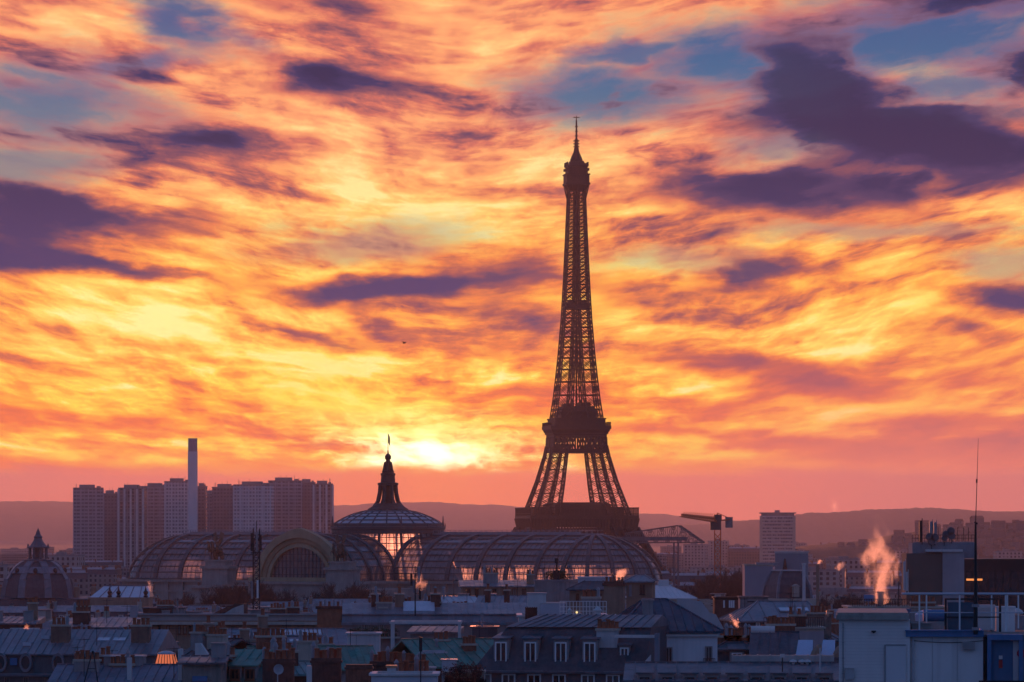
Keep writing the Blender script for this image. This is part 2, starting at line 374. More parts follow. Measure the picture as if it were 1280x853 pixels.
def glass_roof(name, tint=(0.75, 0.78, 0.8), frost=0.1, gloss=0.14, clear=0.34):
    m = bpy.data.materials.new(name); m.use_nodes = True; N = NT(m.node_tree); N.n.clear()
    o = N.new('ShaderNodeOutputMaterial')
    tr = N.new('ShaderNodeBsdfTransparent'); tr.inputs[0].default_value = tuple(tint) + (1,)
    tl = N.new('ShaderNodeBsdfTranslucent'); tl.inputs[0].default_value = (0.6, 0.58, 0.56, 1)
    df = N.new('ShaderNodeBsdfDiffuse'); df.inputs[0].default_value = (0.30, 0.31, 0.33, 1)
    gl = N.new('ShaderNodeBsdfGlossy'); gl.inputs[0].default_value = (0.8, 0.8, 0.8, 1); gl.inputs['Roughness'].default_value = 0.18
    tc = N.new('ShaderNodeTexCoord').outputs['Object']
    n = N.noise(tc, 0.35, 4, 0.6, dims='3D')
    def mx(f, a, b):
        k = N.new('ShaderNodeMixShader'); N.put(k.inputs[0], f); N.l.new(a, k.inputs[1]); N.l.new(b, k.inputs[2]); return k.outputs[0]
    a = mx(N.mrange(n, 0.3, 0.7, clear + 0.12, clear - 0.12), mx(0.5, tl.outputs[0], df.outputs[0]), tr.outputs[0])
    rf = N.new('ShaderNodeBsdfRefraction'); rf.inputs['IOR'].default_value = 1.08; rf.inputs['Roughness'].default_value = 1.0; rf.inputs[0].default_value = (0.85, 0.8, 0.78, 1)
    n3 = N.noise(tc, 0.09, 3, 0.6, dims='3D')                    # dusty panes pass the low sun forward as a soft glow
    a = mx(N.math('MULTIPLY', N.mrange(n3, 0.42, 0.62, 0.15, 1.0), frost), a, rf.outputs[0])
    fr = N.new('ShaderNodeFresnel'); fr.inputs[0].default_value = 1.5
    a = mx(N.math('ADD', fr.outputs[0], gloss * 0.4, clamp=True), a, gl.outputs[0])
    N.l.new(a, o.inputs[0]); MC[name] = m; return m

iron = M('puddled_iron', (0.045, 0.026, 0.020), 0.6, 0.2, 0.3)
zinc = M('zinc', (0.17, 0.19, 0.22), 0.42, 0.22, 0.5, sheet=0.65, spec=0.5, streak=0.35)
zincd = M('weathered_zinc', (0.115, 0.13, 0.155), 0.5, 0.25, 0.5, sheet=0.65, spec=0.4, streak=0.4)
zincl = M('bright_zinc', (0.40, 0.42, 0.45), 0.4, 0.15, 0.5, spec=0.5, streak=0.2)
slate = M('slate', (0.055, 0.062, 0.075), 0.55, 0.3, 1.2, spec=0.4)
copper = M('verdigris_copper', (0.085, 0.235, 0.19), 0.6, 0.25, 0.6, sheet=0.65, streak=0.4)
white = M('white_render', (0.56, 0.55, 0.54), 0.85, 0.08, 0.4, streak=0.25)
cream = M('cream_stone', (0.42, 0.38, 0.32), 0.85, 0.14, 0.4, streak=0.35)
greyw = M('grey_render', (0.27, 0.26, 0.26), 0.85, 0.2, 0.4, streak=0.4)
tan = M('tan_masonry', (0.30, 0.20, 0.145), 0.85, 0.2, 0.5, streak=0.3)
brick = M('red_brick', (0.22, 0.095, 0.065), 0.9, 0.3, 1.6)
brickd = M('dark_brick', (0.12, 0.06, 0.05), 0.9, 0.3, 1.6)
terra = M('terracotta', (0.30, 0.10, 0.055), 0.8, 0.25, 2.0)
dark = M('dark_metal', (0.022, 0.023, 0.026), 0.5, 0.2, 1.0)
grey = M('grey_metal', (0.24, 0.25, 0.27), 0.45, 0.15, 1.0, spec=0.5)
gravel = M('roof_gravel', (0.17, 0.16, 0.155), 0.95, 0.25, 1.2)
paintw = M('white_paint', (0.72, 0.72, 0.71), 0.5, 0.05, 1.0)
bluep = M('blue_paint', (0.075, 0.17, 0.33), 0.5, 0.15, 0.8, streak=0.2)
blued = M('blue_door_paint', (0.085, 0.15, 0.26), 0.5, 0.12, 0.8)
redp = M('red_paint', (0.45, 0.035, 0.035), 0.45, 0.1, 1.0)
ochre = M('ochre_stone', (0.36, 0.29, 0.18), 0.85, 0.15, 0.3)
palace = M('palace_stone', (0.33, 0.29, 0.26), 0.85, 0.18, 0.2, streak=0.2)
ribm = M('grey_iron_rib', (0.075, 0.085, 0.09), 0.55, 0.15, 0.3)
wood = M('brown_timber', (0.16, 0.075, 0.045), 0.8, 0.25, 1.0)
bark = M('winter_bark', (0.062, 0.045, 0.04), 0.9, 0.25, 0.8)
twig = M('winter_twigs', (0.075, 0.05, 0.045), 0.9, 0.25, 0.8)
leafm = M('evergreen_leaf', (0.05, 0.085, 0.045), 0.8, 0.35, 0.6)
pane = M('window_glass', (0.02, 0.022, 0.028), 0.12, 0.1, 1.0, spec=0.6)
skyl = M('skylight_glass', (0.42, 0.46, 0.52), 0.16, 0.08, 1.0, spec=0.9)
curtain = M('curtained_glass', (0.20, 0.19, 0.185), 0.3, 0.25, 3.0, spec=0.5)
blind = M('shaded_glass', (0.075, 0.075, 0.08), 0.2, 0.2, 3.0, spec=0.5)
vault_glass = glass_roof('dusty_roof_glass', frost=0.045, clear=0.45)
drum_glass = glass_roof('frosted_drum_glass', frost=0.07, clear=0.5)
gable_glass = glass_roof('frosted_gable_glass', frost=0.45, clear=0.5)
craney = M('crane_orange', (0.55, 0.13, 0.05), 0.5, 0.12, 1.0)

# ------------------------------------------------------------------ shared details
CACHE = {}
def cached(key, fn):
    if key not in CACHE: CACHE[key] = fn()
    return CACHE[key]
def window(parent, x, y, z, w, h, fr=None, rz=0.0, name='window', sub=True, bars=1, trans=0, t=0.09, dep=0.12):
    """a casement standing in front of the wall plane: frame with its pane, origin at the sill centre"""
    fr = fr or paintw
    v = (abs(int(x*37 + y*11 + z*5 + len(parent.name)*3)) % 5) if not sub else (abs(int(x*37 + z*5)) % 5)
    gm = [pane, pane, curtain, pane, blind][v]
    def frame():
        b = MB(); b.box(-w/2, -w/2+t, -dep, 0, 0, h); b.box(w/2-t, w/2, -dep, 0, 0, h)
        b.box(-w/2+t, w/2-t, -dep, 0, h-t, h); b.box(-w/2-0.06, w/2+0.06, -dep-0.08, 0, -0.08, 0); b.box(-w/2+t, w/2-t, -dep, 0, 0, t)
        for i in range(bars):
            cx = -w/2 + w*(i+1)/(bars+1); b.box(cx-0.035, cx+0.035, -dep+0.02, 0, t, h-t)
        for i in range(trans):
            cz = h*(i+1)/(trans+1); b.box(-w/2+t, w/2-t, -dep+0.025, 0, cz-0.03, cz+0.03)
        if not sub:
            b.mi = 1; b.face((-w/2+t/2, -0.03, t/2), (w/2-t/2, -0.03, t/2), (w/2-t/2, -0.03, h-t/2), (-w/2+t/2, -0.03, h-t/2))
        return b.mesh('window', [fr, gm])
    me = cached(('win', round(w,2), round(h,2), fr.name, sub, bars, trans, dep, gm.name), frame)
    o = link(name, me, parent, (x, y, z), rz)
    if sub:
        pm = cached(('pane', round(w,2), round(h,2), gm.name), lambda: MB().face((-w/2+t/2,-0.03,t/2),(w/2-t/2,-0.03,t/2),(w/2-t/2,-0.03,h-t/2),(-w/2+t/2,-0.03,h-t/2)).mesh('pane', gm))
        link('pane', pm, o)
    return o
def pot_mesh(k=0):
    return cached(('pot', k), lambda: MB().lathe([(0.0,0.0),(0.17,0.0),(0.15,0.06),(0.125,0.42),(0.165,0.44),(0.16,0.52),(0.10,0.52),(0.10,0.3),(0,0.3)] if k == 0 else
                  [(0.0,0.0),(0.15,0.0),(0.12,0.55),(0.16,0.57),(0.15,0.63),(0.05,0.8),(0,0.82)], 8).mesh('chimney_pot', terra if k == 0 else grey, True))
def chimney(parent, x, y, z0, w, d, h, m=None, pots=4, along='x', k=0, cap=None, rz=0.0, name='chimney'):
    m = m or brick; cap = cap or cream
    b = MB(); b.box(-w/2, w/2, -d/2, d/2, 0, h-0.16); b.mi = 1; b.box(-w/2-0.08, w/2+0.08, -d/2-0.08, d/2+0.08, h-0.16, h)
    o = b.build(name, [m, cap], parent, (x, y, z0), rz)
    rnd = random.Random(int((x*7+y*13+z0*3)*10))
    L = w if along == 'x' else d
    for i in range(pots):
        t = -L/2 + L*(i+0.5)/pots + rnd.uniform(-.03,.03)
        kk = k if rnd.random() > 0.18 else 1 - k
        p = link('chimney_pot', pot_mesh(kk), o, (t, 0, h) if along == 'x' else (0, t, h)); s = rnd.uniform(0.85, 1.25); p.scale = (1.05, 1.05, s)
    return o
def aerial(parent, x, y, z, h=2.5, n=5, rz=0.4):
    def mk():
        b = MB(); b.tube((0,0,0),(0,0,h),0.03,0.02,5); b.bar((-0.7,0,h-0.15),(0.7,0,h-0.15),0.03)
        for i in range(n): t = -0.65+1.3*i/(n-1); b.bar((t,-0.32+0.03*i,h-0.15),(t,0.32-0.03*i,h-0.15),0.02)
        b.bar((-.4,0,h-.6),(.4,0,h-.6),.025)
        return b.mesh('aerial', dark)
    return link('aerial', cached(('aer', h, n), mk), parent, (x, y, z), rz)
def dish(parent, x, y, z, r=0.4, rz=0.0, m=None):
    def mk():
        b = MB()
        pr = [(r*t, 0.28*r*t*t) for t in (0,.25,.5,.75,1)] + [(r*1.0,0.28*r+0.03),(r*.7,.18*r+.01)]
        c = MB().lathe(pr, 16)
        for v in c.v: pass
        b.add([(v[0], -0.1-v[2]+0.25*0, v[1]+r+0.5) for v in c.v], c.f)
        b.tube((0,0,0),(0,0,r+0.5),0.04,0.04,6); b.bar((0,-.1,r+.5),(0,-.1-r*.9,r+.45),0.03); b.box(-.05,.05,-.15-r*.9,-.05-r*.9,r+.4,r+.52)
        return b.mesh('satellite_dish', m or zincl, True)
    return link('satellite_dish', cached(('dish', r, (m or zincl).name), mk), parent, (x, y, z), rz)
def seams(b, p0, p1, q0, q1, pitch=0.65, w=0.06, h=0.07):
    """standing seams on the sheet p0-p1 (eave) q0-q1 (ridge)"""
    p0, p1, q0, q1 = map(Vector, (p0, p1, q0, q1)); n = max(1, int(max((p1-p0).length, (q1-q0).length) / pitch))
    nrm = (p1-p0).cross(q0-p0); nrm = (nrm if nrm.length > 1e-6 else (p1-p0).cross(q1-p0)).normalized()
    if nrm.z < 0: nrm = -nrm
    for i in range(1, n):
        t = i/n; a = p0.lerp(p1, t) + nrm*h*0.4; c = q0.lerp(q1, t) + nrm*h*0.4
        if (a-c).length > 0.15: b.bar(a, c, w, h)

# roofs: local x along the front, y back, z up; each returns an MB
def r_gable(w, d, z, hr, over=0.35, seam=0.65, th=0.14, y0=0.0, rp=0.5):
    b = MB(); x0, x1 = -w/2-over, w/2+over; f, k = y0-over, y0+d+over; ry = y0 + d*rp; zr = z+hr; ze = z - over*hr/(d*rp)*0.5
    b.add([(x0,f,ze),(x1,f,ze),(x1,ry,zr),(x0,ry,zr),(x0,k,ze),(x1,k,ze),
           (x0,f,ze-th),(x1,f,ze-th),(x0,k,ze-th),(x1,k,ze-th),(x1,ry,zr-th),(x0,ry,zr-th)],
          [(0,1,2,3),(3,2,5,4),(6,11,10,7),(11,8,9,10),(0,6,7,1),(4,5,9,8),(0,3,11,6),(3,4,8,11),(1,7,10,2),(2,10,9,5)])
    if seam: seams(b,(x0,f,ze),(x1,f,ze),(x0,ry,zr),(x1,ry,zr),seam); seams(b,(x0,k,ze),(x1,k,ze),(x0,ry,zr),(x1,ry,zr),seam)
    b.bar((x0,ry,zr+0.03),(x1,ry,zr+0.03),0.16,0.1)
    return b
def r_hip(w, d, z, hr, inset, over=0.35, seam=0.65, y0=0.0, th=0.16, inset2=None):
    inset2 = inset if inset2 is None else inset2
    b = MB(); x0, x1 = -w/2-over, w/2+over; f, k = y0-over, y0+d+over; ry = y0+d/2; a, c = x0+inset, x1-inset2; zr = z+hr
    b.add([(x0,f,z),(x1,f,z),(x1,k,z),(x0,k,z),(a,ry,zr),(c,ry,zr)], [(0,1,5,4),(1,2,5),(2,3,4,5),(3,0,4)])
    b.box(x0,x1,f,k,z-th,z-0.004)
    if seam:
        n = int(w/seam)
        for i in range(1, n):                                       # seams follow the fall of each slope
            t = x0 + (x1-x0)*i/n
            if t < a: s_ = (t-x0)/max(.01, a-x0)
            elif t > c: s_ = (x1-t)/max(.01, x1-c)
            else: s_ = 1.0
            for yy in (f, k): b.bar((t,yy,z+0.03),(t, yy+(ry-yy)*s_, z+hr*s_+0.03),0.06,0.07)
        m = int(d/seam)
        for i in range(1, m):
            yy = f+(k-f)*i/m; s_ = 1-abs(yy-ry)/(k-ry)
            b.bar((x1,yy,z+.03),(x1+(c-x1)*s_,yy,z+hr*s_+.03),0.06,0.07); b.bar((x0,yy,z+.03),(x0+(a-x0)*s_,yy,z+hr*s_+.03),0.06,0.07)
    for e0, e1 in (((x0,f,z),(a,ry,zr)),((x1,f,z),(c,ry,zr)),((x1,k,z),(c,ry,zr)),((x0,k,z),(a,ry,zr)),((a,ry,zr),(c,ry,zr))): b.bar(e0, e1, 0.14, 0.14)
    return b
def r_mansard(w, d, z, hl, ins, ht, mat_low=0, mat_top=1, seam=0.65, y0=0.0, over=0.25):
    b = MB(); b.mi = mat_low
    f, k = y0, y0+d; x0, x1 = -w/2, w/2
    b.add([(x0,f,z),(x1,f,z),(x1,k,z),(x0,k,z),(x0,f+ins,z+hl),(x1,f+ins,z+hl),(x1,k-ins,z+hl),(x0,k-ins,z+hl)],
          [(0,1,5,4),(1,2,6,5),(2,3,7,6),(3,0,4,7)])
    b.mi = mat_top; ry = y0+d/2; zt = z+hl; o = over
    b.box(x0-0.1, x1+0.1, f-o, f+0.25, z-0.3, z-0.02); b.box(x0-0.1, x1+0.1, k-0.25, k+o, z-0.3, z-0.02)
    b.add([(x0,f+ins-o,zt-0.05),(x1,f+ins-o,zt-0.05),(x1,ry,zt+ht),(x0,ry,zt+ht),(x0,k-ins+o,zt-0.05),(x1,k-ins+o,zt-0.05),
           (x0,f+ins-o,zt-0.17),(x1,f+ins-o,zt-0.17),(x0,k-ins+o,zt-0.17),(x1,k-ins+o,zt-0.17)],
          [(0,1,2,3),(3,2,5,4),(0,6,7,1),(4,5,9,8),(0,3,4,8,6),(1,7,9,5,2)])
    if seam:
        seams(b,(x0,f+ins-o,zt-.05),(x1,f+ins-o,zt-.05),(x0,ry,zt+ht),(x1,ry,zt+ht),seam)
        seams(b,(x0,k-ins+o,zt-.05),(x1,k-ins+o,zt-.05),(x0,ry,zt+ht),(x1,ry,zt+ht),seam)
    return b
def r_flat(w, d, z, par=0.6, t=0.3, y0=0.0, over=0.2, cop=0.14):
    """gravel deck with parapet walls and a projecting coping: slots 0 deck, 1 parapet"""
    b = MB(); x0, x1 = -w/2, w/2; f, k = y0, y0+d
    b.face((x0+t,f+t,z+0.05),(x1-t,f+t,z+0.05),(x1-t,k-t,z+0.05),(x0+t,k-t,z+0.05))
    b.mi = 1
    for q in ((x0,x1,f,f+t),(x0,x1,k-t,k),(x0,x0+t,f+t,k-t),(x1-t,x1,f+t,k-t)): b.box(*q, z+0.003, z+par)
    for q in ((x0-over,x1+over,f-over,f+t),(x0-over,x1+over,k-t,k+over),(x0-over,x0+t,f+t,k-t),(x1-t,x1+over,f+t,k-t)): b.box(*q, z+par+0.002, z+par+cop)
    return b
class House:
    """walls on the ground; local frame x along the front, y back, z up from the ground"""
    def __init__(s, name, label, cat, px0, px1, D, eave, depth, wall, rz=0.0, group=None, wname='wall'):
        s.D = D; s.w = (px1-px0)*D/F; s.d = depth; s.g = G(D); s.pc = (px0+px1)/2; s.rz = R(rz)
        s.w = s.w / max(0.5, math.cos(s.rz)) if rz else s.w
        s.z = ZD(eave, D) - s.g
        s.root = thing(name, label, cat, (XD(s.pc, D), D, s.g), s.rz, group)
        b = MB(); b.box(-s.w/2, s.w/2, 0, depth, 0, s.z); s.wall = b.build(wname, wall, s.root)
    def x(s, px): return (px - s.pc) * s.D / F / math.cos(s.rz)
    def zz(s, py): return ZD(py, s.D) - s.g
    def part(s, mb, name, mats, smooth=False): return mb.build(name, mats, s.root, smooth=smooth)
    def hr(s, dpy): return dpy * s.D / F

# ------------------------------------------------------------------ ground, hills, air
def build_ground():
    b = MB(); ys = [-240, 0, 400, 900, 1400, 1450, 1500, 1550, 1600, 1650, 1700, 1750, 1800, 2000, 3000, 4500, 6500, 9000, 12000, 17000, 22500]
    xs = [-5200 + 400*i for i in range(27)]
    vs = [(x, y, G(y)) for y in ys for x in xs]; n = len(xs)
    b.add(vs, [(j*n+i, j*n+i+1, (j+1)*n+i+1, (j+1)*n+i) for j in range(len(ys)-1) for i in range(n-1)])
    tag(b.build('ground', M('city_ground', (0.075, 0.07, 0.068), 0.95, 0.3, 0.02), smooth=True), kind='structure')
build_ground()
hillm = M('wooded_hill', (0.042, 0.040, 0.035), 0.95, 0.45, 0.02)
def hill_ridge(name, D, pts, depth=2200, seed=1, rough=1.0):
    """a long wooded ridge with its crest through photo points at distance D, falling away in front and behind"""
    rnd = random.Random(seed); b = MB(); n = 260; m = 14
    x0, x1 = XD(pts[0][0], D), XD(pts[-1][0], D); ph = [(rnd.uniform(0,6.3), rnd.uniform(.5,1)) for _ in range(9)]
    def crest(x):
        px = 640 + x*F/D
        for (a, ya), (c, yc) in zip(pts, pts[1:]):
            if a <= px <= c: return ZD(ya + (yc-ya)*sm((px-a)/(c-a)), D)
        return ZD(pts[-1][1], D)
    vs = []
    for j in range(m+1):
        t = j/m; y = D - depth*0.75 + depth*1.5*t; prof = math.sin(math.pi*t)**1.2
        for i in range(n+1):
            x = x0 + (x1-x0)*i/n
            wob = sum(a*math.sin(x/(160/(k+1)) + p + y/300) / (k+1) for k, (p, a) in enumerate(ph))
            tree = rnd.uniform(-1, 1) * 2.2 * rough * min(1, 3*prof)
            vs.append((x, y, -0.5 + max(0, (crest(x)+0.5)*prof + wob*3.0*prof*rough + tree)))
    b.add(vs, [(j*(n+1)+i, j*(n+1)+i+1, (j+1)*(n+1)+i+1, (j+1)*(n+1)+i) for j in range(m) for i in range(n)])
    tag(b.build(name, hillm, smooth=True), kind='structure')
hill_ridge('hills', 20000, [(-260,632),(0,626),(60,626),(140,634),(300,640),(420,632),(520,628),(600,630),(700,636),(800,642),(900,650),(1000,652),(1540,650)], seed=3)
hill_ridge('hills', 14500, [(760,662),(860,655),(960,650),(1020,643),(1090,637),(1150,635),(1230,638),(1330,640),(1560,650)], seed=5)
hill_ridge('terrain', 5600, [(980,684),(1080,676),(1150,664),(1220,656),(1300,652),(1420,654),(1560,668)], depth=1500, seed=8, rough=0.5)
def build_haze():
    b = MB(); b.box(-5400, 5400, -260, 22800, -2.0, 320)
    m = bpy.data.materials.new('haze'); m.use_nodes = True; N = NT(m.node_tree); N.n.clear()
    o = N.new('ShaderNodeOutputMaterial'); v = N.new('ShaderNodeVolumePrincipled')
    v.inputs['Color'].default_value = HAZE_COL; v.inputs['Density'].default_value = HAZE_D; v.inputs['Anisotropy'].default_value = HAZE_G
    N.l.new(v.outputs[0], o.inputs['Volume'])
    tag(b.build('haze', m), kind='stuff')
HAZE_D, HAZE_G, HAZE_COL = 0.00003, 0.52, (0.98, 0.86, 0.93, 1)
build_haze()

# ------------------------------------------------------------------ iron lattice tower
def lattice_tower():
    D = 3000; ang = R(8)
    t = thing('lattice_tower', 'tall tapering iron lattice tower with three platforms, rising against the sunset', 'tower', (XD(720.5, D), D, 0), ang)
    def interp(tab, z):
        for (a, va), (c, vc) in zip(tab, tab[1:]):
            if a <= z <= c: return va + (vc-va)*(z-a)/(c-a)
        return tab[-1][1]
    OUT = [(0,62),(20,50.5),(40,39.6),(57.6,31.0),(65,28.3),(80,23.2),(94,19.3),(104,17.3),(116,15.8),(133,13.3),(160,10.6),(185,8.7),(210,7.4),(236,6.3),(262,5.3),(280,5.0)]
    INN = [(0,37),(20,30),(40,22),(57.6,16.2),(65,14.0),(80,11.2),(94,9.0),(104,7.6),(116,6.0),(133,4.0),(160,2.5),(185,1.5),(210,1.2),(236,1.0),(280,0.9)]
    def legs(b, sx, sy, zs, cw, bw, xs=1):
        """one of the four legs between levels: four chords, girders and crossed bracing on each face"""
        def cor(z):
            o, i = interp(OUT, z), interp(INN, z)
            return [Vector((sx*o, sy*o, z)), Vector((sx*i, sy*o, z)), Vector((sx*i, sy*i, z)), Vector((sx*o, sy*i, z))]
        for z0, z1 in zip(zs, zs[1:]):
            a, c = cor(z0), cor(z1)
            for k in range(4):
                b.bar(a[k], c[k], cw)
                k2 = (k+1) % 4
                b.bar(c[k], c[k2], bw*1.25)
                b.bar(a[k], c[k2], bw); b.bar(a[k2], c[k], bw)
                if xs:
                    m0, m1 = (a[k]+a[k2])/2, (c[k]+c[k2])/2; b.bar(m0, m1, bw*0.8)
    def lv(z0, z1, n): return [z0 + (z1-z0)*i/n for i in range(n+1)]
    for sx in (-1, 1):
        for sy in (-1, 1):
            b = MB(); legs(b, sx, sy, lv(0, 50, 6), 1.7, 0.9)
            b.box(sx*50-14, sx*50+14, sy*50-14, sy*50+14, 0.01, 2.4); b.build('leg', iron, t)
            b = MB(); legs(b, sx, sy, lv(57, 103, 6), 0.95, 0.4)
            b.build('pier', iron, t)
    # curved arches between the feet
    for ax in (0, 1):
        for s in (-1, 1):
            pr = None; b = MB()
            for i in range(25):
                th = math.pi*i/24; u = 37*math.cos(th); zz = 6 + 37.5*math.sin(th); o = interp(OUT, zz) - 0.6
                p = Vector((u, s*o, zz)) if ax == 0 else Vector((s*o, u, zz)); q = Vector((u*1.08, s*(o-.4), zz+3.4)) if ax == 0 else Vector((s*(o-.4), u*1.08, zz+3.4))
                if pr is not None: b.bar(pr[0], p, 1.1); b.bar(pr[1], q, 0.9); b.bar(pr[0], q, 0.45)
                b.bar(p, q, 0.5); pr = (p, q)
            b.build('arch', iron, t)
    # first platform: girder belt, frieze, gallery on posts, pavilions
    p1 = MB()
    for hw, z0, z1 in ((33.4, 44.5, 46.2), (34.2, 50.4, 51.6), (35.2, 55.9, 57.9)): p1.box(-hw, hw, -hw, hw, z0, z1)
    for s in (-1, 1):
        p1.box(-34.0, 34.0, s*34.0-0.4, s*34.0+0.4, 51.6, 55.9); p1.box(s*34.0-0.4, s*34.0+0.4, -34.0, 34.0, 51.6, 55.9)
        for i in range(36):
            u = -33.6 + 67.2*i/35
            for ax in (0, 1):
                f = (lambda a, c, z: Vector((a, c, z)) if ax == 0 else Vector((c, a, z)))
                p1.bar(f(u, s*33.6, 46), f(u, s*33.6, 50.5), 0.55)
                if i < 35: p1.bar(f(u, s*33.4, 46), f(u+1.92, s*33.4, 50.5), 0.35); p1.bar(f(u+1.92, s*33.4, 46), f(u, s*33.4, 50.5), 0.35)
                p1.bar(f(u, s*34.4, 50.4), f(u*1.02, s*35.6, 56), 0.5)
    o1 = p1.build('first_platform', iron, t)
    g = MB()
    for s in (-1, 1):
        for i in range(23):
            u = -34.8 + 69.6*i/22
            g.bar((u, s*34.9, 57.9), (u, s*34.9, 62.4), 0.4); g.bar((s*34.9, u, 57.9), (s*34.9, u, 62.4), 0.4)
        g.box(-35.3, 35.3, s*33.4-1.8, s*33.4+1.8, 62.4, 63.1); g.box(s*33.4-1.8, s*33.4+1.8, -31.6, 31.6, 62.4, 63.1)
        g.box(-35.2, 35.2, s*35.1-0.1, s*35.1+0.1, 59.0, 59.25); g.box(s*35.1-0.1, s*35.1+0.1, -35, 35, 59.0, 59.25)
    g.build('gallery', iron, o1)
    pv = MB()
    for s in (-1, 1):
        pv.box(-18, 18, s*22-6, s*22+6, 57.91, 65.2); pv.frustum(0, s*22, 18, 6, 65.2, 15, 4, 66.4)
        pv.box(s*24-5, s*24+5, -12, 12, 57.91, 63.6)
    pv.build('pavilion', iron, o1)
    # second platform
    p2 = MB()
    for hw, z0, z1 in ((17.9, 98.4, 101.0), (17.2, 108.2, 110.4), (18.0, 110.4, 111.6), (19.0, 112.8, 113.6), (19.7, 113.6, 115.8)): p2.box(-hw, hw, -hw, hw, z0, z1)
    p2.frustum(0, 0, 17.2, 17.2, 110.0, 19.2, 19.2, 113.2)
    for s in (-1, 1):
        for i in range(11):
            u = -17 + 34*i/10
            for ax in (0, 1):
                f = (lambda a, c, z: Vector((a, c, z)) if ax == 0 else Vector((c, a, z)))
                p2.bar(f(u, s*17.3, 101), f(u, s*17.0, 108.4), 0.95)
                if i < 10 and abs(u+1.7) > 3.0: p2.bar(f(u, s*17.2, 101), f(u+3.4, s*17.0, 108.4), 1.0); p2.bar(f(u+3.4, s*17.2, 101), f(u, s*17.0, 108.4), 1.0)
    o2 = p2.build('second_platform', iron, t)
    g = MB()
    for s in (-1, 1):
        for i in range(21):
            u = -19.4 + 38.8*i/20; g.bar((u, s*19.4, 115.8), (u, s*19.4, 118.0), 0.25); g.bar((s*19.4, u, 115.8), (s*19.4, u, 118.0), 0.25)
        g.box(-19.6, 19.6, s*19.5-.1, s*19.5+.1, 117.9, 118.2); g.box(s*19.5-.1, s*19.5+.1, -19.4, 19.4, 117.9, 118.2)
    g.box(-16.4, 16.4, -16.4, 16.4, 115.81, 120.0); g.box(-16.9, 16.9, -16.9, 16.9, 120.0, 120.8)
    g.build('gallery', iron, o2)
    pv = MB(); pv.box(-11.5, 11.5, -11.5, 11.5, 120.8, 124.6); pv.frustum(0, 0, 11.8, 11.8, 124.6, 9.8, 9.8, 128.6); pv.box(-8, -3, -10, 10, 128.6, 130.4); pv.box(2, 8, -9, 9, 128.6, 131)
    pv.build('pavilion', iron, o2)
    # the shaft above: four lattice piers that draw together, tied across each face
    sh = MB(); zs = [116]
    while zs[-1] < 272: zs.append(zs[-1] + max(4.6, interp(OUT, zs[-1])*0.66))
    for sx in (-1, 1):
        for sy in (-1, 1): legs(sh, sx, sy, zs, 0.76, 0.36, xs=0)
    for z0, z1 in zip(zs, zs[1:]):
        for s in (-1, 1):
            i0, i1, o0, o1_ = interp(INN, z0), interp(INN, z1), interp(OUT, z0), interp(OUT, z1)
            for ax in (0, 1):
                f = (lambda a, c, z: Vector((a, c, z)) if ax == 0 else Vector((c, a, z)))
                sh.bar(f(-i1, s*o1_, z1), f(i1, s*o1_, z1), 0.5)
                if i0 > 1.6: sh.bar(f(-i0, s*o0, z0), f(i1, s*o1_, z1), 0.34); sh.bar(f(i0, s*o0, z0), f(-i1, s*o1_, z1), 0.34)
    sh.bar((0.0, 0, 116), (0.0, 0, 270), 1.1); sh.bar((1.9, 0, 116), (1.6, 0, 268), 0.35); sh.bar((-1.9, 0, 116), (-1.6, 0, 268), 0.35)
    sh.build('shaft', iron, t)
    mp = MB(); mp.box(-8.6, 8.6, -8.6, 8.6, 191.4, 192.4); mp.box(-7.6, 7.6, -7.6, 7.6, 192.4, 195.0); mp.frustum(0, 0, 7, 7, 195, 4.5, 4.5, 197.4)
    mp.build('intermediate_platform', iron, t)
    tp = MB()
    for s in (-1, 1):
        for u in (-5, -2.5, 0, 2.5, 5):
            tp.bar((u, s*5.3, 262), (u*1.45, s*7.3, 271.6), 0.35); tp.bar((s*5.3, u, 262), (s*7.3, u*1.45, 271.6), 0.35)
    tp.frustum(0, 0, 5.4, 5.4, 268, 7.3, 7.3, 271.8)
    tp.box(-7.9, 7.9, -7.9, 7.9, 271.8, 273.2); tp.box(-7.4, 7.4, -7.4, 7.4, 273.2, 278.2); tp.box(-7.9, 7.9, -7.9, 7.9, 278.2, 279.0)
    tp.box(-6.2, 6.2, -6.2, 6.2, 279.0, 283.4); tp.box(-6.8, 6.8, -6.8, 6.8, 283.4, 284.2); tp.frustum(0, 0, 5.6, 5.6, 284.2, 4.1, 4.1, 287.4)
    for s in (-1, 1):
        for u in (-6, -3, 0.5, 4, 6.4):
            tp.bar((u, s*6.8, 279), (u, s*6.8, 281.6+abs(u)*.2), 0.4); tp.bar((s*6.8, u, 284), (s*6.6, u, 286.6), 0.7); tp.box(s*6.6-.9, s*6.6+.9, u-.6, u+.6, 281, 282.6)
    tp.lathe([(4.2,286.9),(4.0,288.6),(3.0,291),(1.9,293.4),(1.5,296),(0,296)], 12)
    tp.build('top_cabin', iron, t)
    an = MB(); an.tube((0,0,295.5),(0,0,302),1.2,1.0,8); an.tube((0,0,302),(0,0,314),0.62,0.5,8); an.tube((0,0,314),(0,0,317),0.3,0.2,6)
    for z in (296.5, 298.3, 300.2): an.box(-1.7, 1.7, -1.7, 1.7, z, z+0.8)
    for z in (303.5, 306.5, 309.5): an.box(-0.95, 0.95, -0.95, 0.95, z, z+0.6)
    for k in range(8):
        a_ = k*math.pi/4; an.bar((0,0,315.6),(2.2*math.cos(a_),2.2*math.sin(a_),315.9),0.35)
    an.build('antenna', iron, t)
lattice_tower()

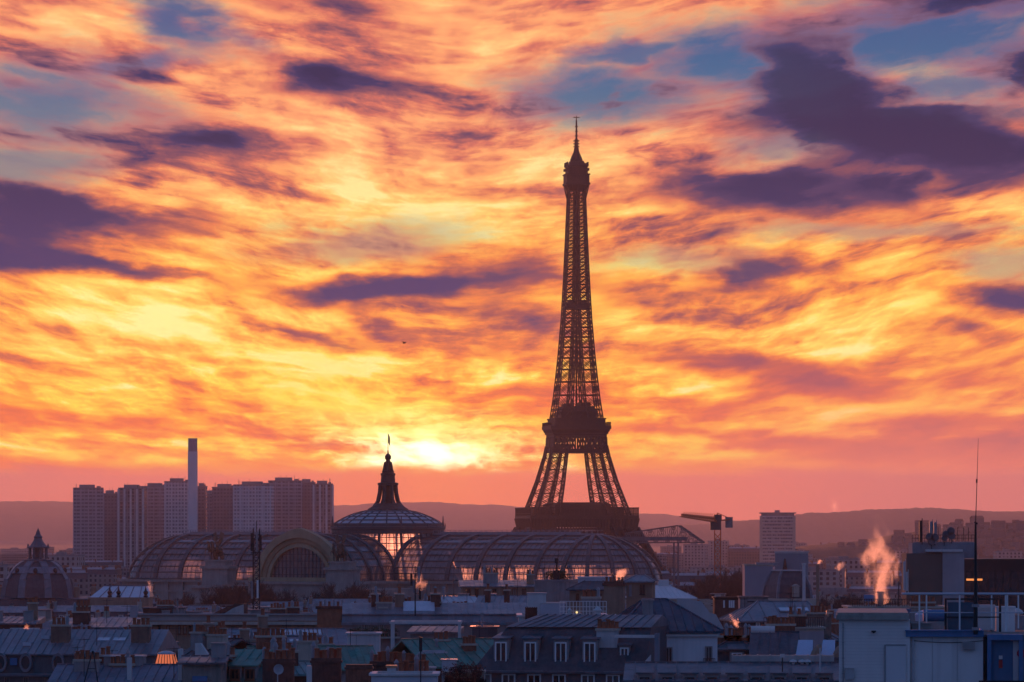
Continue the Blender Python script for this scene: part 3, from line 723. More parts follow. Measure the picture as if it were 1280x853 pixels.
# ------------------------------------------------------------------ glass-roofed exhibition palace
def palace_hall():
    D = 1550; th = R(30)
    t = thing('exhibition_palace', 'vast palace with glass barrel vaults, arched gable and a low central dome', 'palace', (XD(485, D), D, 0), -th)
    ZS, ZR = 32.6, 47.4; BW, AR, LN = 22.0, 22.0, 79.0
    def vz(u):                              # height over the spring line across the vault, u = -1..1
        return (ZR-ZS) * (max(0.0, 1-abs(u)**2.0))**0.55
    NS = 20
    us = [math.sin(-math.pi/2 + math.pi*i/NS) for i in range(NS+1)]
    # walls under the roofs
    w = MB(); out = []
    for k in range(25): a = -math.pi/2 + math.pi*k/24; out.append((LN + (AR+2)*math.cos(a), (BW+2)*math.sin(a)))
    out += [(-x, y) for x, y in reversed(out)]
    w.prism(out, 'z', 0, ZS-0.9); o2 = [(x*1.012, y*1.05) for x, y in out]; w.prism(o2, 'z', ZS-0.9, ZS-0.1); w.prism([(x*1.006, y*1.025) for x, y in out], 'z', ZS-4.2, ZS-3.6)
    for sgn in (-1, 1):
        for k in range(27):
            x = -LN + 2*LN*k/26
            if abs(x) > 20 or sgn > 0: w.box(x-0.9, x+0.9, sgn*(BW+2)-0.7, sgn*(BW+2)+0.7, 4, ZS-0.91)
    # transept block with stepped cornice
    for q in ((-18.5, 18.5, -57, -20, 0, ZS-0.95), (-19.2, 19.2, -57.8, -24.3, ZS-0.94, ZS-0.05), (-40, -26, -58, -24.4, 0, ZS-2.4), (-41, -25.2, -59, -24.42, ZS-2.39, ZS-1.6), (19.3, 30, -58, -24.4, 0, ZS-2.4)): w.box(*q)
    w.build('wall', palace, t)
    # nave vault: two runs either side of the crossing, apses at the ends
    def surf(side):
        b = MB(); xs = [side*x for x in (15.0, 25, 36, 47, 58, 69, LN)]
        vs = [(x, u*BW, ZS+vz(u)) for x in xs for u in us]; n = NS+1
        b.add(vs, [(j*n+i, j*n+i+1, (j+1)*n+i+1, (j+1)*n+i) for j in range(len(xs)-1) for i in range(NS)])
        m = 18; rs = [math.sin(math.pi/2*i/10) for i in range(11)]
        vs = [(side*(LN + AR*r*math.cos(-math.pi/2+math.pi*j/m)), BW*r*math.sin(-math.pi/2+math.pi*j/m), ZS+vz(r)) for j in range(m+1) for r in rs]
        b.add(vs, [(j*11+i, j*11+i+1, (j+1)*11+i+1, (j+1)*11+i) for j in range(m) for i in range(10)])
        v = b.build('glass_vault', vault_glass, t, smooth=True)
        r = MB()
        def rib(pts, ww, hh, lift=0.25):
            for p, q in zip(pts, pts[1:]): r.bar((p[0],p[1],p[2]+lift), (q[0],q[1],q[2]+lift), ww, hh)
        for x in xs: rib([(x, u*BW, ZS+vz(u)) for u in us], 1.5, 0.7)
        for k in range(1, 8):
            a = -math.pi/2 + math.pi*k/8
            rib([(side*(LN+AR*q*math.cos(a)), BW*q*math.sin(a), ZS+vz(q)) for q in rs], 1.3, 0.7)
        for q in (0.12, 0.36, 0.55, 0.70, 0.81, 0.89, 0.95, 0.985, 1.0):
            for sg in (-1, 1): rib([(x, sg*q*BW, ZS+vz(q)) for x in xs], 0.42 if q < 1 else .9, 0.3)
            rib([(side*(LN+AR*q*math.cos(-math.pi/2+math.pi*j/m)), BW*q*math.sin(-math.pi/2+math.pi*j/m), ZS+vz(q)) for j in range(m+1)], 0.42 if q < 1 else .9, 0.3)
        for k in range(1, 36):
            x = side*(15 + (LN-15)*k/36); rib([(x, u*BW, ZS+vz(u)) for u in us[::2]], 0.16, 0.16, 0.1)
        for k in range(1, 32):
            a = -math.pi/2 + math.pi*k/32; rib([(side*(LN+AR*q*math.cos(a)), BW*q*math.sin(a), ZS+vz(q)) for q in rs[2::2]], 0.14, 0.16, 0.1)
        r.build('rib', ribm, v)
        c = MB(); a, e = sorted((side*19, side*(LN+2)))
        c.box(a, e, -2.4, 2.4, ZR+0.1, ZR+0.75)
        for s in (-1, 1):
            c.box(a, e, s*2.2-.06, s*2.2+.06, ZR+1.75, ZR+1.87)
            k = a
            while k < e: c.bar((k, s*2.2, ZR+.7), (k, s*2.2, ZR+1.8), 0.12); k += 2.0
        c.box(a+2, e-8, -1.2, 1.2, ZR+.74, ZR+1.3)
        c.build('ridge_walkway', grey, v)
    surf(1); surf(-1)
    # transept: barrel running to the arched gable
    TW, TF = 16.0, -54.0
    b = MB(); ys = [TF+0.6, -45, -37, -29, -20.5]
    vs = [(u*TW, y, ZS+vz(u)) for y in ys for u in us]; n = NS+1
    b.add(vs, [(j*n+i, j*n+i+1, (j+1)*n+i+1, (j+1)*n+i) for j in range(len(ys)-1) for i in range(NS)])
    v = b.build('glass_vault', vault_glass, t, smooth=True)
    r = MB()
    for y in ys[1:]:
        pts = [(u*TW, y, ZS+vz(u)) for u in us]
        for p, q in zip(pts, pts[1:]): r.bar((p[0],p[1],p[2]+.25), (q[0],q[1],q[2]+.25), 1.4, 0.7)
    for q in (0.12, 0.4, 0.6, 0.75, 0.86, 0.94, 0.985):
        for sg in (-1, 1): r.bar((sg*q*TW, TF+.6, ZS+vz(q)+.2), (sg*q*TW, -20.5, ZS+vz(q)+.2), 0.42, 0.3)
    for k in range(1, 30):
        y = TF + 33*k/30
        pts = [(u*TW, y, ZS+vz(u)+.1) for u in us[::2]]
        for p, q in zip(pts, pts[1:]): r.bar(p, q, 0.15, 0.16)
    r.build('rib', ribm, v)
    # gable arch: moulded stone archivolts with a raised crown, tall glazing inside
    g = MB()
    def arch(r0, r1, y0, y1, zc=ZS, k=0.97, peak=0.0):
        m = 30; prev = None
        for i in range(m+1):
            a = math.pi*i/m; pk = peak*max(0, 1-abs(a-math.pi/2)/0.35)
            c = [(r0*math.cos(a), y0, zc+r0*k*math.sin(a)), (r1*math.cos(a), y0, zc+(r1*k+pk)*math.sin(a)), (r1*math.cos(a), y1, zc+(r1*k+pk)*math.sin(a)), (r0*math.cos(a), y1, zc+r0*k*math.sin(a))]
            if prev: g.add(prev + c, [(0,1,5,4),(1,2,6,5),(2,3,7,6),(3,0,4,7)])
            prev = c
    arch(14.6, 16.9, TF-1.8, TF+0.8, peak=0.9); arch(13.2, 14.6, TF-0.6, TF+0.7); arch(11.4, 12.5, TF-1.2, TF+0.6); arch(12.5, 13.2, TF+.2, TF+.6)
    g.box(-19, 19, TF-2.2, TF-1.0, ZS+.0, ZS+1.3)
    gb = g.build('gable_arch', ochre, t)
    gl = MB(); pts = [(11.5*math.cos(math.pi*i/24), ZS+11.5*.97*math.sin(math.pi*i/24)) for i in range(25)]
    gl.add([(x, TF+.3, z) for x, z in pts], [tuple(range(25))])
    gw = gl.build('gable_window', gable_glass, t)
    br = MB()
    for k in range(-7, 8):
        x = k*1.45; br.box(x-.11, x+.11, TF+.02, TF+.26, ZS, ZS+11.4*.97*math.sqrt(max(0, 1-(x/11.45)**2)))
    for z in (2.2, 4.4, 6.6, 8.8): hw = 11.3*math.sqrt(1-(z/11.1)**2); br.box(-hw, hw, TF-.0, TF+.24, ZS+z-.1, ZS+z+.1)
    br.build('glazing_bar', ribm, gw)
    # crossing: glazed pendentives flaring up to the ring, low dome, lantern
    pr = [(25.2,ZS),(23.6,35),(21.6,38.5),(19.9,42),(18.8,45.4),(18.3,48.3)]
    d = MB(); d.lathe(pr, 48); dg = d.build('glass_drum', drum_glass, t, smooth=True)
    r = MB()
    for k in range(48):
        a = 2*math.pi*k/48; ww = 0.8 if k % 3 == 0 else 0.22
        for (r0, z0), (r1, z1) in zip(pr, pr[1:]): r.bar(((r0+.2)*math.cos(a), (r0+.2)*math.sin(a), z0), ((r1+.2)*math.cos(a), (r1+.2)*math.sin(a), z1), ww, 0.5 if k % 3 == 0 else .2)
    for z, rr in ((34,24.5),(36,23.2),(38.2,21.9),(40.4,20.8),(42.6,19.8),(44.8,19.15),(46.8,18.7)): r.lathe([(rr, z-.12), (rr+.3, z-.12), (rr+.3, z+.12), (rr, z+.12)], 48)
    r.build('rib', ribm, dg)
    d = MB(); d.lathe([(17.8,48.0),(18.9,48.2),(18.9,49.4),(19.3,49.6),(19.3,50.4),(18.4,50.6),(18.4,51.4),(17.7,51.6)], 48)
    for k in range(24):
        a = 2*math.pi*k/24; d.tube((19.1*math.cos(a),19.1*math.sin(a),50.3),(19.1*math.cos(a),19.1*math.sin(a),51.6),0.22,0.1,5)
    for k in range(4):
        a = math.pi/4 + math.pi/2*k; d.tube((19*math.cos(a),19*math.sin(a),50.3),(19*math.cos(a),19*math.sin(a),54.0),0.45,0.12,6)
    d.build('dome_ring', ribm, t)
    dp = [(18.2,51.3),(16.2,52.6),(13.8,53.8),(11.2,54.8),(8.6,55.5),(6.4,55.9)]
    d = MB(); d.lathe(dp, 48); ds = d.build('dome', zincl, t, smooth=True)
    r = MB()
    for k in range(24):
        a = 2*math.pi*k/24
        for (r0, z0), (r1, z1) in zip(dp, dp[1:]): r.bar((r0*math.cos(a), r0*math.sin(a), z0+.05), (r1*math.cos(a), r1*math.sin(a), z1+.05), 0.5, 0.3)
    for rr, z in dp[1:5]: r.lathe([(rr-.2, z+.02), (rr+.35, z-.12), (rr+.35, z+.1), (rr-.2, z+.25)], 48)
    r.build('rib', ribm, ds)
    ln = MB(); ln.lathe([(7.2,55.4),(6.9,56.2),(5.6,57.0),(4.6,58.2)], 16); ln.lathe([(4.2,56.4),(2.7,58.0),(2.0,60),(1.7,62),(1.8,64.6)], 12)
    for k in range(8):
        a = 2*math.pi*k/8 + .2; c = [(6.7,55.9),(4.7,57.1),(3.55,59.0),(2.95,61.6),(2.7,64.2)]
        for (r0, z0), (r1, z1) in zip(c, c[1:]): ln.bar((r0*math.cos(a), r0*math.sin(a), z0), (r1*math.cos(a), r1*math.sin(a), z1), 1.0, 1.0)
    ln.lathe([(2.5,64.0),(3.5,64.3),(3.5,65.0),(2.5,65.2),(2.3,67.4),(2.5,67.6),(2.5,68.2),(1.5,68.6),(0,68.6)], 16)
    for k in range(6):
        a = 2*math.pi*k/6; ln.bar((1.7*math.cos(a),1.7*math.sin(a),68.4),(.95*math.cos(a),.95*math.sin(a),72.0),0.7)
    ln.lathe([(1.1,68.5),(.8,71.8)],10); ln.lathe([(1.9,68.3),(2.1,68.9),(1.6,69.2)],12); ln.lathe([(0,71.6),(1.0,71.8),(.8,72.4),(.65,72.6),(1.05,73.2),(1.05,74.0),(.6,74.6),(.25,74.9),(.15,76.2),(0,76.2)], 12)
    lo = ln.build('lantern', M('lantern_metal', (0.10, 0.06, 0.05), 0.5, 0.2, 0.6), t)
    fp = MB(); fp.tube((0,0,75.8),(0,0,81.6),0.13,0.09,6); fp.build('flagpole', dark, lo)
    return t
palace = palace; palace_hall()
def flag():
    D = 1550; x, y, z = XD(485, D), D, 0
    b = MB(); n = 8; vs = []
    for i in range(n+1):
        f = i/n; vs += [(0.12 + 0.95*f*(1-.4*f), 0.35*math.sin(f*5), 5.3-1.5*f), (0.12 + 0.55*f, 0.3*math.sin(f*5+.4), 2.4-1.6*f)]
    top = [(v[0], v[1]+.03, v[2]) for v in vs]
    b.add(vs, [(2*i, 2*i+1, 2*i+3, 2*i+2) for i in range(n)]); b.add(top, [(2*i, 2*i+2, 2*i+3, 2*i+1) for i in range(n)])
    tag(b.build('flag', M('flag_cloth', (0.2, 0.05, 0.05), 0.8), None, (x, y, z+76.2)), 'limp dark flag hanging from the pole above the low glass dome', 'flag')
flag()
bronze = M('weathered_bronze', (0.11, 0.085, 0.06), 0.6, 0.3, 0.6)
def chariot_statue(px, py, D, label, s=1.0, rz=0.0, pyl=True):
    """rearing horses and a winged driver, one cast group"""
    b = MB()
    for k, (dx, dy) in enumerate(((-1.6, 0), (0, -.5), (1.6, 0))):
        b.ball((dx, dy, 3.2), 0.75, 1.5, 0.9, 8, 5); b.ball((dx, dy-1.2, 4.3), 0.5, 0.6, 1.2, 8, 5); b.ball((dx, dy-1.8, 5.5), 0.32, 0.75, 0.4, 8, 5)
        for lx in (-.3, .3):
            b.tube((dx+lx, dy+.9, 2.8), (dx+lx*1.4, dy+1.3, 0), 0.28, 0.14, 6)
            b.tube((dx+lx, dy-1.2, 3.4), (dx+lx*2, dy-2.4, 3.3+lx), 0.22, 0.15, 6); b.tube((dx+lx*2, dy-2.4, 3.3+lx), (dx+lx*2, dy-2.5, 2.1+lx), 0.15, 0.1, 6)
        b.tube((dx, dy+1.5, 3.4), (dx, dy+2.0, 1.8), 0.2, 0.06, 5)
    b.tube((0, 1.8, 2.2), (0, 1.4, 5.8), 0.75, 0.42, 8); b.ball((0, 1.3, 6.7), 0.42, 0.42, 0.5, 8, 6)
    for sg in (-1, 1):
        b.tube((sg*.4, 1.4, 5.6), (sg*1.5, .6, 6.6), 0.24, 0.13, 6)
        b.add([(sg*.2,1.7,5.6),(sg*.8,2.0,8.8),(sg*1.9,2.2,8.2),(sg*1.5,2.1,6.2),(sg*.6,1.9,4.4),(sg*.2,1.9,5.6),(sg*.8,2.2,8.8),(sg*1.9,2.4,8.2),(sg*1.5,2.3,6.2),(sg*.6,2.1,4.4)],
              [(0,1,2,3,4),(9,8,7,6,5),(0,5,6,1),(1,6,7,2),(2,7,8,3),(3,8,9,4),(4,9,5,0)])
        b.lathe([(1.0, 0),(1.1,0.1)], 12, sg*1.3, 2.6); b.tube((sg*1.1,2.6,1.0),(sg*1.4,2.6,1.0),1.0,1.0,12)
    b.box(-1, 1, 1.9, 3.6, 1.0, 2.4)
    o = b.build('chariot_statue', bronze, None, (XD(px, D), D, ZD(py, D)), rz, smooth=True); o.scale = (s, s, s)
    tag(o, label, 'statue')
chariot_statue(269, 700, 1520, 'dark rearing-horse chariot group standing on the left corner pylon of the glass palace', 1.05, R(-25))
chariot_statue(424, 702, 1485, 'dark rearing-horse chariot group standing just right of the palace gable arch', 1.0, R(-10))
def pylon(px, D, w, top, label):
    g0 = G(D); z = ZD(top, D)-g0; b = MB(); b.box(-w/2, w/2, 0, w*.8, 0, z*.9); b.box(-w/2-.6, w/2+.6, -.6, w*.8+.6, z*.9, z*.93); b.box(-w*.38, w*.38, .3, w*.7, z*.93, z-.5); b.box(-w*.42, w*.42, 0, w*.76, z-.5, z)
    tag(b.build('pylon', palace, None, (XD(px, D), D-w*.4, g0), R(-20)), label, 'pylon')
pylon(269, 1520, 9, 700, 'stone corner pylon carrying the left chariot statue beside the glass palace')
pylon(424, 1485, 9, 702, 'stone pylon carrying the chariot statue at the right foot of the gable arch')

# ------------------------------------------------------------------ riverside high-rises
def tower_block(px0, px1, top, D, label, style, dep=22, rz=0.0, cap=1, col=None):
    w = (px1-px0)*D/F; z = ZD(top, D)
    t = thing('tower_block', label, 'tower block', (XD((px0+px1)/2, D), D, 0), R(rz), 'riverside tower blocks')
    wl = {'grid': MF('facade_white_grid', (0.60,0.57,0.57), 2.6, 3.0, (0.25,0.8), (0.3,0.8), (0.2,0.19,0.2)), 'band': MF('facade_banded', (0.37,0.365,0.39), 3.4, 3.0, (0.1,0.92), (0.35,0.85), (0.15,0.14,0.15)),
          'pier': MF('facade_piers', (0.26,0.25,0.26), 3.2, 3.0, (0.2,0.85), (0.15,0.9)), 'dark': MF('facade_brown', (0.21,0.20,0.225), 2.8, 3.0, (0.2,0.8), (0.3,0.8), (0.11,0.10,0.11))}[style]
    b = MB(); b.box(-w/2, w/2, 0, dep, 0, z); b.build('wall', wl, t)
    if style in ('grid', 'band'):
        s = MB(); n = int(z/3.0)
        for k in range(6, n): s.box(-w/2-.25, w/2+.25, -.55, dep+.25, k*3.0-.25, k*3.0+.25)
        s.build('floor_slab', M('slab_mauve',(.42,.41,.44),.85,.1,.2) if style == 'band' else M('slab_white',(.68,.66,.65),.85,.08,.2), t)
        s = MB(); m = max(2, int(w/5.2))
        for k in range(m+1): x = -w/2 + w*k/m; s.box(x-.45, x+.45, -.75, .1, 0, z-.3)
        s.build('facade_pier', M('slab_white',(.68,.66,.65)) if style == 'grid' else M('slab_mauve',(.42,.41,.44)), t)
    if style == 'pier':
        s = MB(); m = max(3, int(w/4.2))
        for k in range(m+1): x = -w/2 + w*k/m; s.box(x-.8, x+.8, -.9, .1, 0, z-.2)
        s.build('facade_pier', white, t)
    r = MB(); r.box(-w/2-.3, w/2+.3, -.8, dep+.3, z+.003, z+.9); r.box(-w*.3, w*.22, 4, dep-4, z+.9, z+3.4*cap); r.box(w*.28, w*.42, 5, 10, z+.9, z+2.2)
    for k in range(5): x = random.uniform(-w*.45, w*.45); r.bar((x, 6, z+.9), (x, 6, z+random.uniform(2.5, 6)), .25)
    r.build('roof_plant', greyw, t)
    return t
TB = [(92,129,611,3900,'leftmost tower block, pale with banded balconies, of the riverside high-rises','band',6),
      (129,148,618,3990,'narrow dark tower block second from left, behind the pale banded one','dark',6),
      (148,179,611,3890,'tower block with bold white vertical piers between dark glazing','pier',-4),
      (177,208,609,3960,'brown banded tower block between the white-piered one and the tall flue','band',-4),
      (206,239,603,3900,'tower block with a broad blank pale edge just left of the tall flue','grid',5),
      (246,257,609,3990,'slender brown tower block immediately right of the tall flue','dark',0),
      (255,268,618,4080,'low recessed brown block in the gap right of the tall flue','dark',0),
      (265,293,610,3960,'plain dark brown tower block left of the white gridded one','dark',-6),
      (292,338,607,3880,'broad tower block with a white window grid, mid right of the cluster','grid',-5),
      (336,377,602,3920,'tallest reddish brown tower block with rooftop aerials, right of the white grid','band',4),
      (374,394,604,3960,'brown tower block squeezed between the tallest one and the rightmost','dark',4),
      (392,416,606,3900,'rightmost tower block of the riverside cluster, brown with pale edges','pier',4)]
for a in TB: tower_block(a[0], a[1], a[2], a[3], a[4], a[5], rz=a[6])
def flue():
    D = 3860; z = ZD(548, D); w = 12*D/F
    t = thing('flue_tower', 'very tall slender pale concrete flue with a dark top, rising among tower blocks', 'chimney', (XD(241, D), D, 0), R(5))
    b = MB(); b.prism([(-w/2,1),(-w/2+1,0),(w/2-1,0),(w/2,1),(w/2,w-1),(w/2-1,w),(-w/2+1,w),(-w/2,w-1)], 'z', 0, z-11); b.build('shaft', M('pale_concrete', (.66,.63,.62), .85, .06, .1), t)
    b = MB(); b.prism([(-w/2+.2,1),(-w/2+1,.2),(w/2-1,.2),(w/2-.2,1),(w/2-.2,w-1),(w/2-1,w-.2),(-w/2+1,w-.2),(-w/2+.2,w-1)], 'z', z-11, z)
    for k in range(6): x = -w/2+1+(w-2)*k/5; b.box(x-.25, x+.25, -.1, .3, z-10.5, z-.4)
    b.build('flue_head', M('flue_head', (.38,.35,.37), .7), t)
flue()
def slab_tower():
    D = 4600; w = 44*D/F; z = ZD(645, D)
    t = thing('slab_tower', 'isolated pale slab tower with horizontal bands in front of the right hills', 'tower block', (XD(972, D), D, 0), R(-4))
    b = MB(); b.box(-w/2, w/2, 0, 18, 0, z); b.build('wall', MF('facade_slab', (.5,.48,.48), 1.6, 3.4, (.1,.9), (.35,.8)), t)
    b = MB()
    for k in range(4, int(z/3.4)): b.box(-w/2+2, w/2-2, -.5, .1, k*3.4-.5, k*3.4+.5)
    b.box(-w/2-.3, -w/2+2.5, -.6, .2, 0, z); b.box(w/2-2.5, w/2+.3, -.6, .2, 0, z); b.build('floor_band', cream, t)
    b = MB(); b.box(-w/2+1.2, w/2-1.2, 1, 17, z, z+2.2); b.box(-w/2-.8, w/2+.8, -1, 19, z+2.2, z+3.4); b.box(-3, 2, 5, 10, z+3.4, z+5.6); b.build('roof_crown', greyw, t)
slab_tower()

# ------------------------------------------------------------------ the far city
FAR = [MF('far_cream', (.27,.24,.22), 3.0, 3.1), MF('far_grey', (.20,.19,.19), 2.6, 3.0, (.2,.8)), MF('far_pale', (.36,.33,.31), 3.6, 3.2, (.25,.7)), MF('far_brown', (.16,.125,.11), 2.8, 3.0)]
def far_block(w, d, h, wall, kind):
    t = thing('apartment_block', 'x', 'building', (0, 0, 0)); b = MB(); b.box(-w/2, w/2, 0, d, 0, h); b.build('wall', wall, t)
    if kind == 'flat':
        r = r_flat(w, d, h, .7, .4); r.mi = 1; r.box(-w*.2, w*.05, d*.3, d*.6, h+.06, h+2.6); r.box(w*.25, w*.34, d*.3, d*.5, h+.06, h+1.8); r.build('roof', [gravel, greyw], t)
    else:
        r_mansard(w, d, h, 3.0, 1.2, 1.2, seam=0).build('roof', [slate, zinc], t)
        for x in (-w*.5+.5, -w*.12, w*.25, w*.5-.5):
            c = MB(); c.box(-.4, .4, 1.5, d-1.5, h+.5, h+5.1); c.box(-.3, .3, 1.8, d-1.8, h+5.1, h+5.5); c.build('chimney', brick, t, (x, 0, 0))
    return t
FB = {}
def far_city():
    rnd = random.Random(11); k = 0
    protos = [(34,13,24,0,'mansard'),(46,14,21,2,'flat'),(28,13,26,1,'flat'),(40,14,23,3,'mansard'),(60,15,18,0,'flat'),(24,14,32,2,'flat')]
    for i, (w, d, h, m, kd) in enumerate(protos): FB[i] = far_block(w, d, h, FAR[m], kd)
    used = set()
    for D, dz in ((1760,0),(1950,0),(2180,-1),(2450,-2),(2750,-1),(3100,0),(3500,0),(3650,2),(4250,0),(4900,0),(5700,0),(6600,0)):
        for lo, hi in ((-60, 205), (760, 1340)):
            if 3300 < D < 3800: lo, hi = (lo, 430) if lo < 0 else (lo, hi)
            x = XD(lo, D); xe = XD(hi, D)
            while x < xe:
                i = rnd.choice((0,0,1,2,3,3,4,5) if D < 3000 else (0,1,1,2,3,4,4,5)); w = protos[i][0]
                if D > 5000 and XD(1060, D) < x: x += w + 60; continue
                loc = (x + w/2, D + rnd.uniform(-35, 35), G(D) - rnd.uniform(0, 3.5) + dz*0 - 0.2); rz = rnd.uniform(-.35, .35)
                lab = 'hazy apartment block in the flat far city between the exhibition palace and the hills'
                if i in used: o = copy_tree(FB[i], loc, rz, lab)
                else: o = FB[i]; o.location = loc; o.rotation_euler = (0,0,rz); used.add(i); o['label'] = lab
                o['group'] = 'far city blocks'
                s = rnd.uniform(.85, 1.12); o.scale = (1, 1, s)
                x += w*rnd.uniform(.95, 1.35) + rnd.choice((0, 0, 8, 20))
    for i in FB:
        if i not in used: FB[i].location = (0, 2100 + 20*i, 0); FB[i]['label'] = 'hazy apartment block in the flat far city between the exhibition palace and the hills'; FB[i]['group'] = 'far city blocks'
far_city()
def hillside():
    rnd = random.Random(5); prot = []
    for w, d, h, m in ((9,8,6,M('far_house_a',(.22,.19,.185))),(13,9,8,M('far_house_b',(.16,.14,.14))),(11,9,11,M('far_house_c',(.19,.165,.16))),(17,10,14,M('far_house_b',(.16,.14,.14)))):
        b = MB(); b.box(-w/2, w/2, 0, d, -6, h); b.mi = 1; b.prism([(-.4,h+.004),(d+.4,h+.004),(d/2,h+3)], 'x', -w/2-.4, w/2+.4); prot.append(b.mesh('hill_house', [m, M('hill_roof_tile', (.13,.085,.075), .9)]))
    for k in range(150):
        u = rnd.random(); px = (1120 if k % 5 else 1050) + 172*u**.8; D = rnd.uniform(4750, 5480)
        f = (D - 4475)/(1125)                     # how far up the slope of the near ridge
        crest = 684 - 30*sm((px-980)/270); zc = ZD(crest, 5600)
        z = max(0, zc*math.sin(math.pi*min(.5, (D-4475)/2250))**1.2) - 4.5
        o = link('hillside_house', prot[rnd.choice((0,0,0,1,1,2,3))], None, (XD(px, D), D, z), rnd.uniform(-.5,.5))
        o.scale = (rnd.uniform(.55,1),)*2+(rnd.uniform(.6,1.05),)
        tag(o, 'small house or block among many on the hazy right-hand hillside', 'house', 'houses on the far hillside')
hillside()

# ------------------------------------------------------------------ crane, roof truss, masts
def tower_crane():
    D = 1640; t = thing('tower_crane', 'orange tower crane with a luffed lattice jib, left of the isolated slab tower', 'crane', (XD(897, D), D, 0))
    z1 = ZD(662, D); b = MB(); h = 1.05
    for sx in (-h, h):
        for sy in (-h, h): b.bar((sx,sy,0),(sx,sy,z1),0.3)
    z = 6; k = 0
    while z < z1-2:
        for a, c in (((-h,-h),(h,-h)),((h,-h),(h,h)),((h,h),(-h,h)),((-h,h),(-h,-h))):
            p, q = (a, c) if k % 2 else (c, a); b.bar((p[0],p[1],z),(q[0],q[1],z+2.1),0.25); b.bar((a[0],a[1],z),(c[0],c[1],z),0.22)
        z += 2.1; k += 1
    b.build('mast', craney, t)
    b = MB(); b.box(-2.6,1.2,-1.6,1.6,z1-.2,z1+3.0); b.box(-1.2,1.4,-1.3,1.3,z1+3.0,z1+5.2); b.build('cab', M('crane_cab', (.07,.075,.08), .5), t)
    a = Vector((-.62,-.78,0)); n = Vector((.78,-.62,0)); L = 20.5
    b = MB(); st = 16
    def jp(f, o, up): return a*(1.2+L*f) + n*o + Vector((0,0,z1+2.6+1.9*f+up*(1-.45*f)))
    for i in range(st):
        f, g = i/st, (i+1)/st
        for o, up in ((-.7,0),(.7,0),(0,1.7)): b.bar(jp(f,o,up), jp(g,o,up), 0.24)
        for o in (-.7,.7): b.bar(jp(f,o,0), jp(g,0,1.7), .22); b.bar(jp(f,0,1.7), jp(f,o,0), .2)
        b.bar(jp(f,-.7,0), jp(g,.7,0), .2)
        b.bar(jp(f,0,1.7), jp(f,0,2.6) + Vector((.5,0,.3)), .26)
    b.build('jib', craney, t)
    b = MB()
    for o in (-.7,.7): b.bar(-a*0+n*o+Vector((0,0,z1+3)), -a*7.6+n*o+Vector((0,0,z1+3.6)), .4)
    b.bar((0,0,z1+4),Vector((0,0,z1+5.9)),.4); b.bar((0,0,z1+5.8),-a*7+Vector((0,0,z1+4)),.2)
    b.build('counter_jib', craney, t)
    b = MB(); c = -a*6.9; b.box(c.x-1.3,c.x+1.3,c.y-1,c.y+1,z1+.6,z1+4.4); b.build('counterweight', greyw, t)
tower_crane()
def roof_truss():
    D = 1720; s = D/F; t = thing('roof_truss', 'open steel space-frame roof on columns, right of the lattice tower foot', 'roof frame', (XD(835, D), D, 0), R(-6))
    zt, zm, zb = ZD(657, D), ZD(670, D), ZD(680, D); m = M('painted_steel', (.17,.15,.155), .6, .15, .5)
    b = MB(); x0, x1, xr = -16, 3.5, 12.5
    for j in range(3):
        y = j*9.0; n = 9
        top = [Vector((x0+(x1-x0)*i/n, y, zm+1+(zt-zm-1)*i/n)) for i in range(n+1)] + [Vector((x1+(xr-x1)*i/6, y, zt+(zb+.6-zt)*i/6)) for i in range(1,7)]
        bot = [Vector((p.x, y, zb+.4)) for p in top]
        for k in range(len(top)-1):
            b.bar(top[k],top[k+1],.28); b.bar(bot[k],bot[k+1],.34); b.bar(bot[k],top[k],.15)
            b.bar(bot[k],top[k+1],.16) if k % 2 else b.bar(top[k],bot[k+1],.16)
            if j: b.bar(top[k]-Vector((0,9,0)),top[k],.18); b.bar(top[k]-Vector((0,9,0)),top[k+1],.14)
    b.box(x0-3, x1+3.5, -.5, .3, zb+1.2, zb+2.6)
    b.build('space_frame', m, t)
    for x in (x1-.5, x0+2):
        b = MB()
        for dx in (-.8,.8): b.box(x+dx-.3, x+dx+.3, -.2, .4, 0, zb+.4)
        for k in range(12): b.bar((x-.8,.1,2+k*3),(x+.8,.1,5+k*3),.2)
        b.build('column', m, t)
roof_truss()
def telecom_mast():
    D = 620; t = thing('telecom_mast', 'dark lattice telecom mast with pale panel antennas in front of the palace', 'mast', (XD(320.5, D), D, G(D)))
    z0, z1 = ZD(772, D)-G(D), ZD(661, D)-G(D); h = .42; b = MB()
    for sx in (-h, h):
        for sy in (-h, h): b.bar((sx,sy,z0-8),(sx,sy,z1),0.13)
    z = z0-8
    while z < z1-.8:
        b.bar((-h,-h,z),(h,-h,z+.8),.08); b.bar((h,-h,z),(-h,-h,z+.8),.08); b.bar((-h,h,z),(h,h,z+.8),.08); b.bar((h,-h,z),(h,h,z+.8),.08); b.bar((-h,-h,z),(h,-h,z),.08); z += .8
    b.tube((0,0,z1-2),(0,0,z1+1.0),.06); b.box(-.65,.65,-.65,.65,z1-3.3,z1-3.15); b.box(-.62,.62,-.62,.62,z1-1.5,z1-1.4)
    b.box(-.8,.8,-.8,.8,0.01,z0-7.9); b.build('lattice_post', dark, t)
    for x, za, zb, m in ((-.6, z1-3.0, z1-.6, dark), (.62, z1-2.9, z1-.8, dark), (.2, z0+2.6, z0+5.0, paintw), (-.55, z0+2.5, z0+4.9, grey), (.1, z1-3.1, z1-.4, greyw)):
        b = MB(); b.box(x-.13, x+.13, -.75, -.6, za, zb); b.bar((x,-.6,za+.3),(x*.6,-.4,za+.3),.06); b.bar((x,-.6,zb-.3),(x*.6,-.4,zb-.3),.06); b.build('panel_antenna', m, t)
telecom_mast()
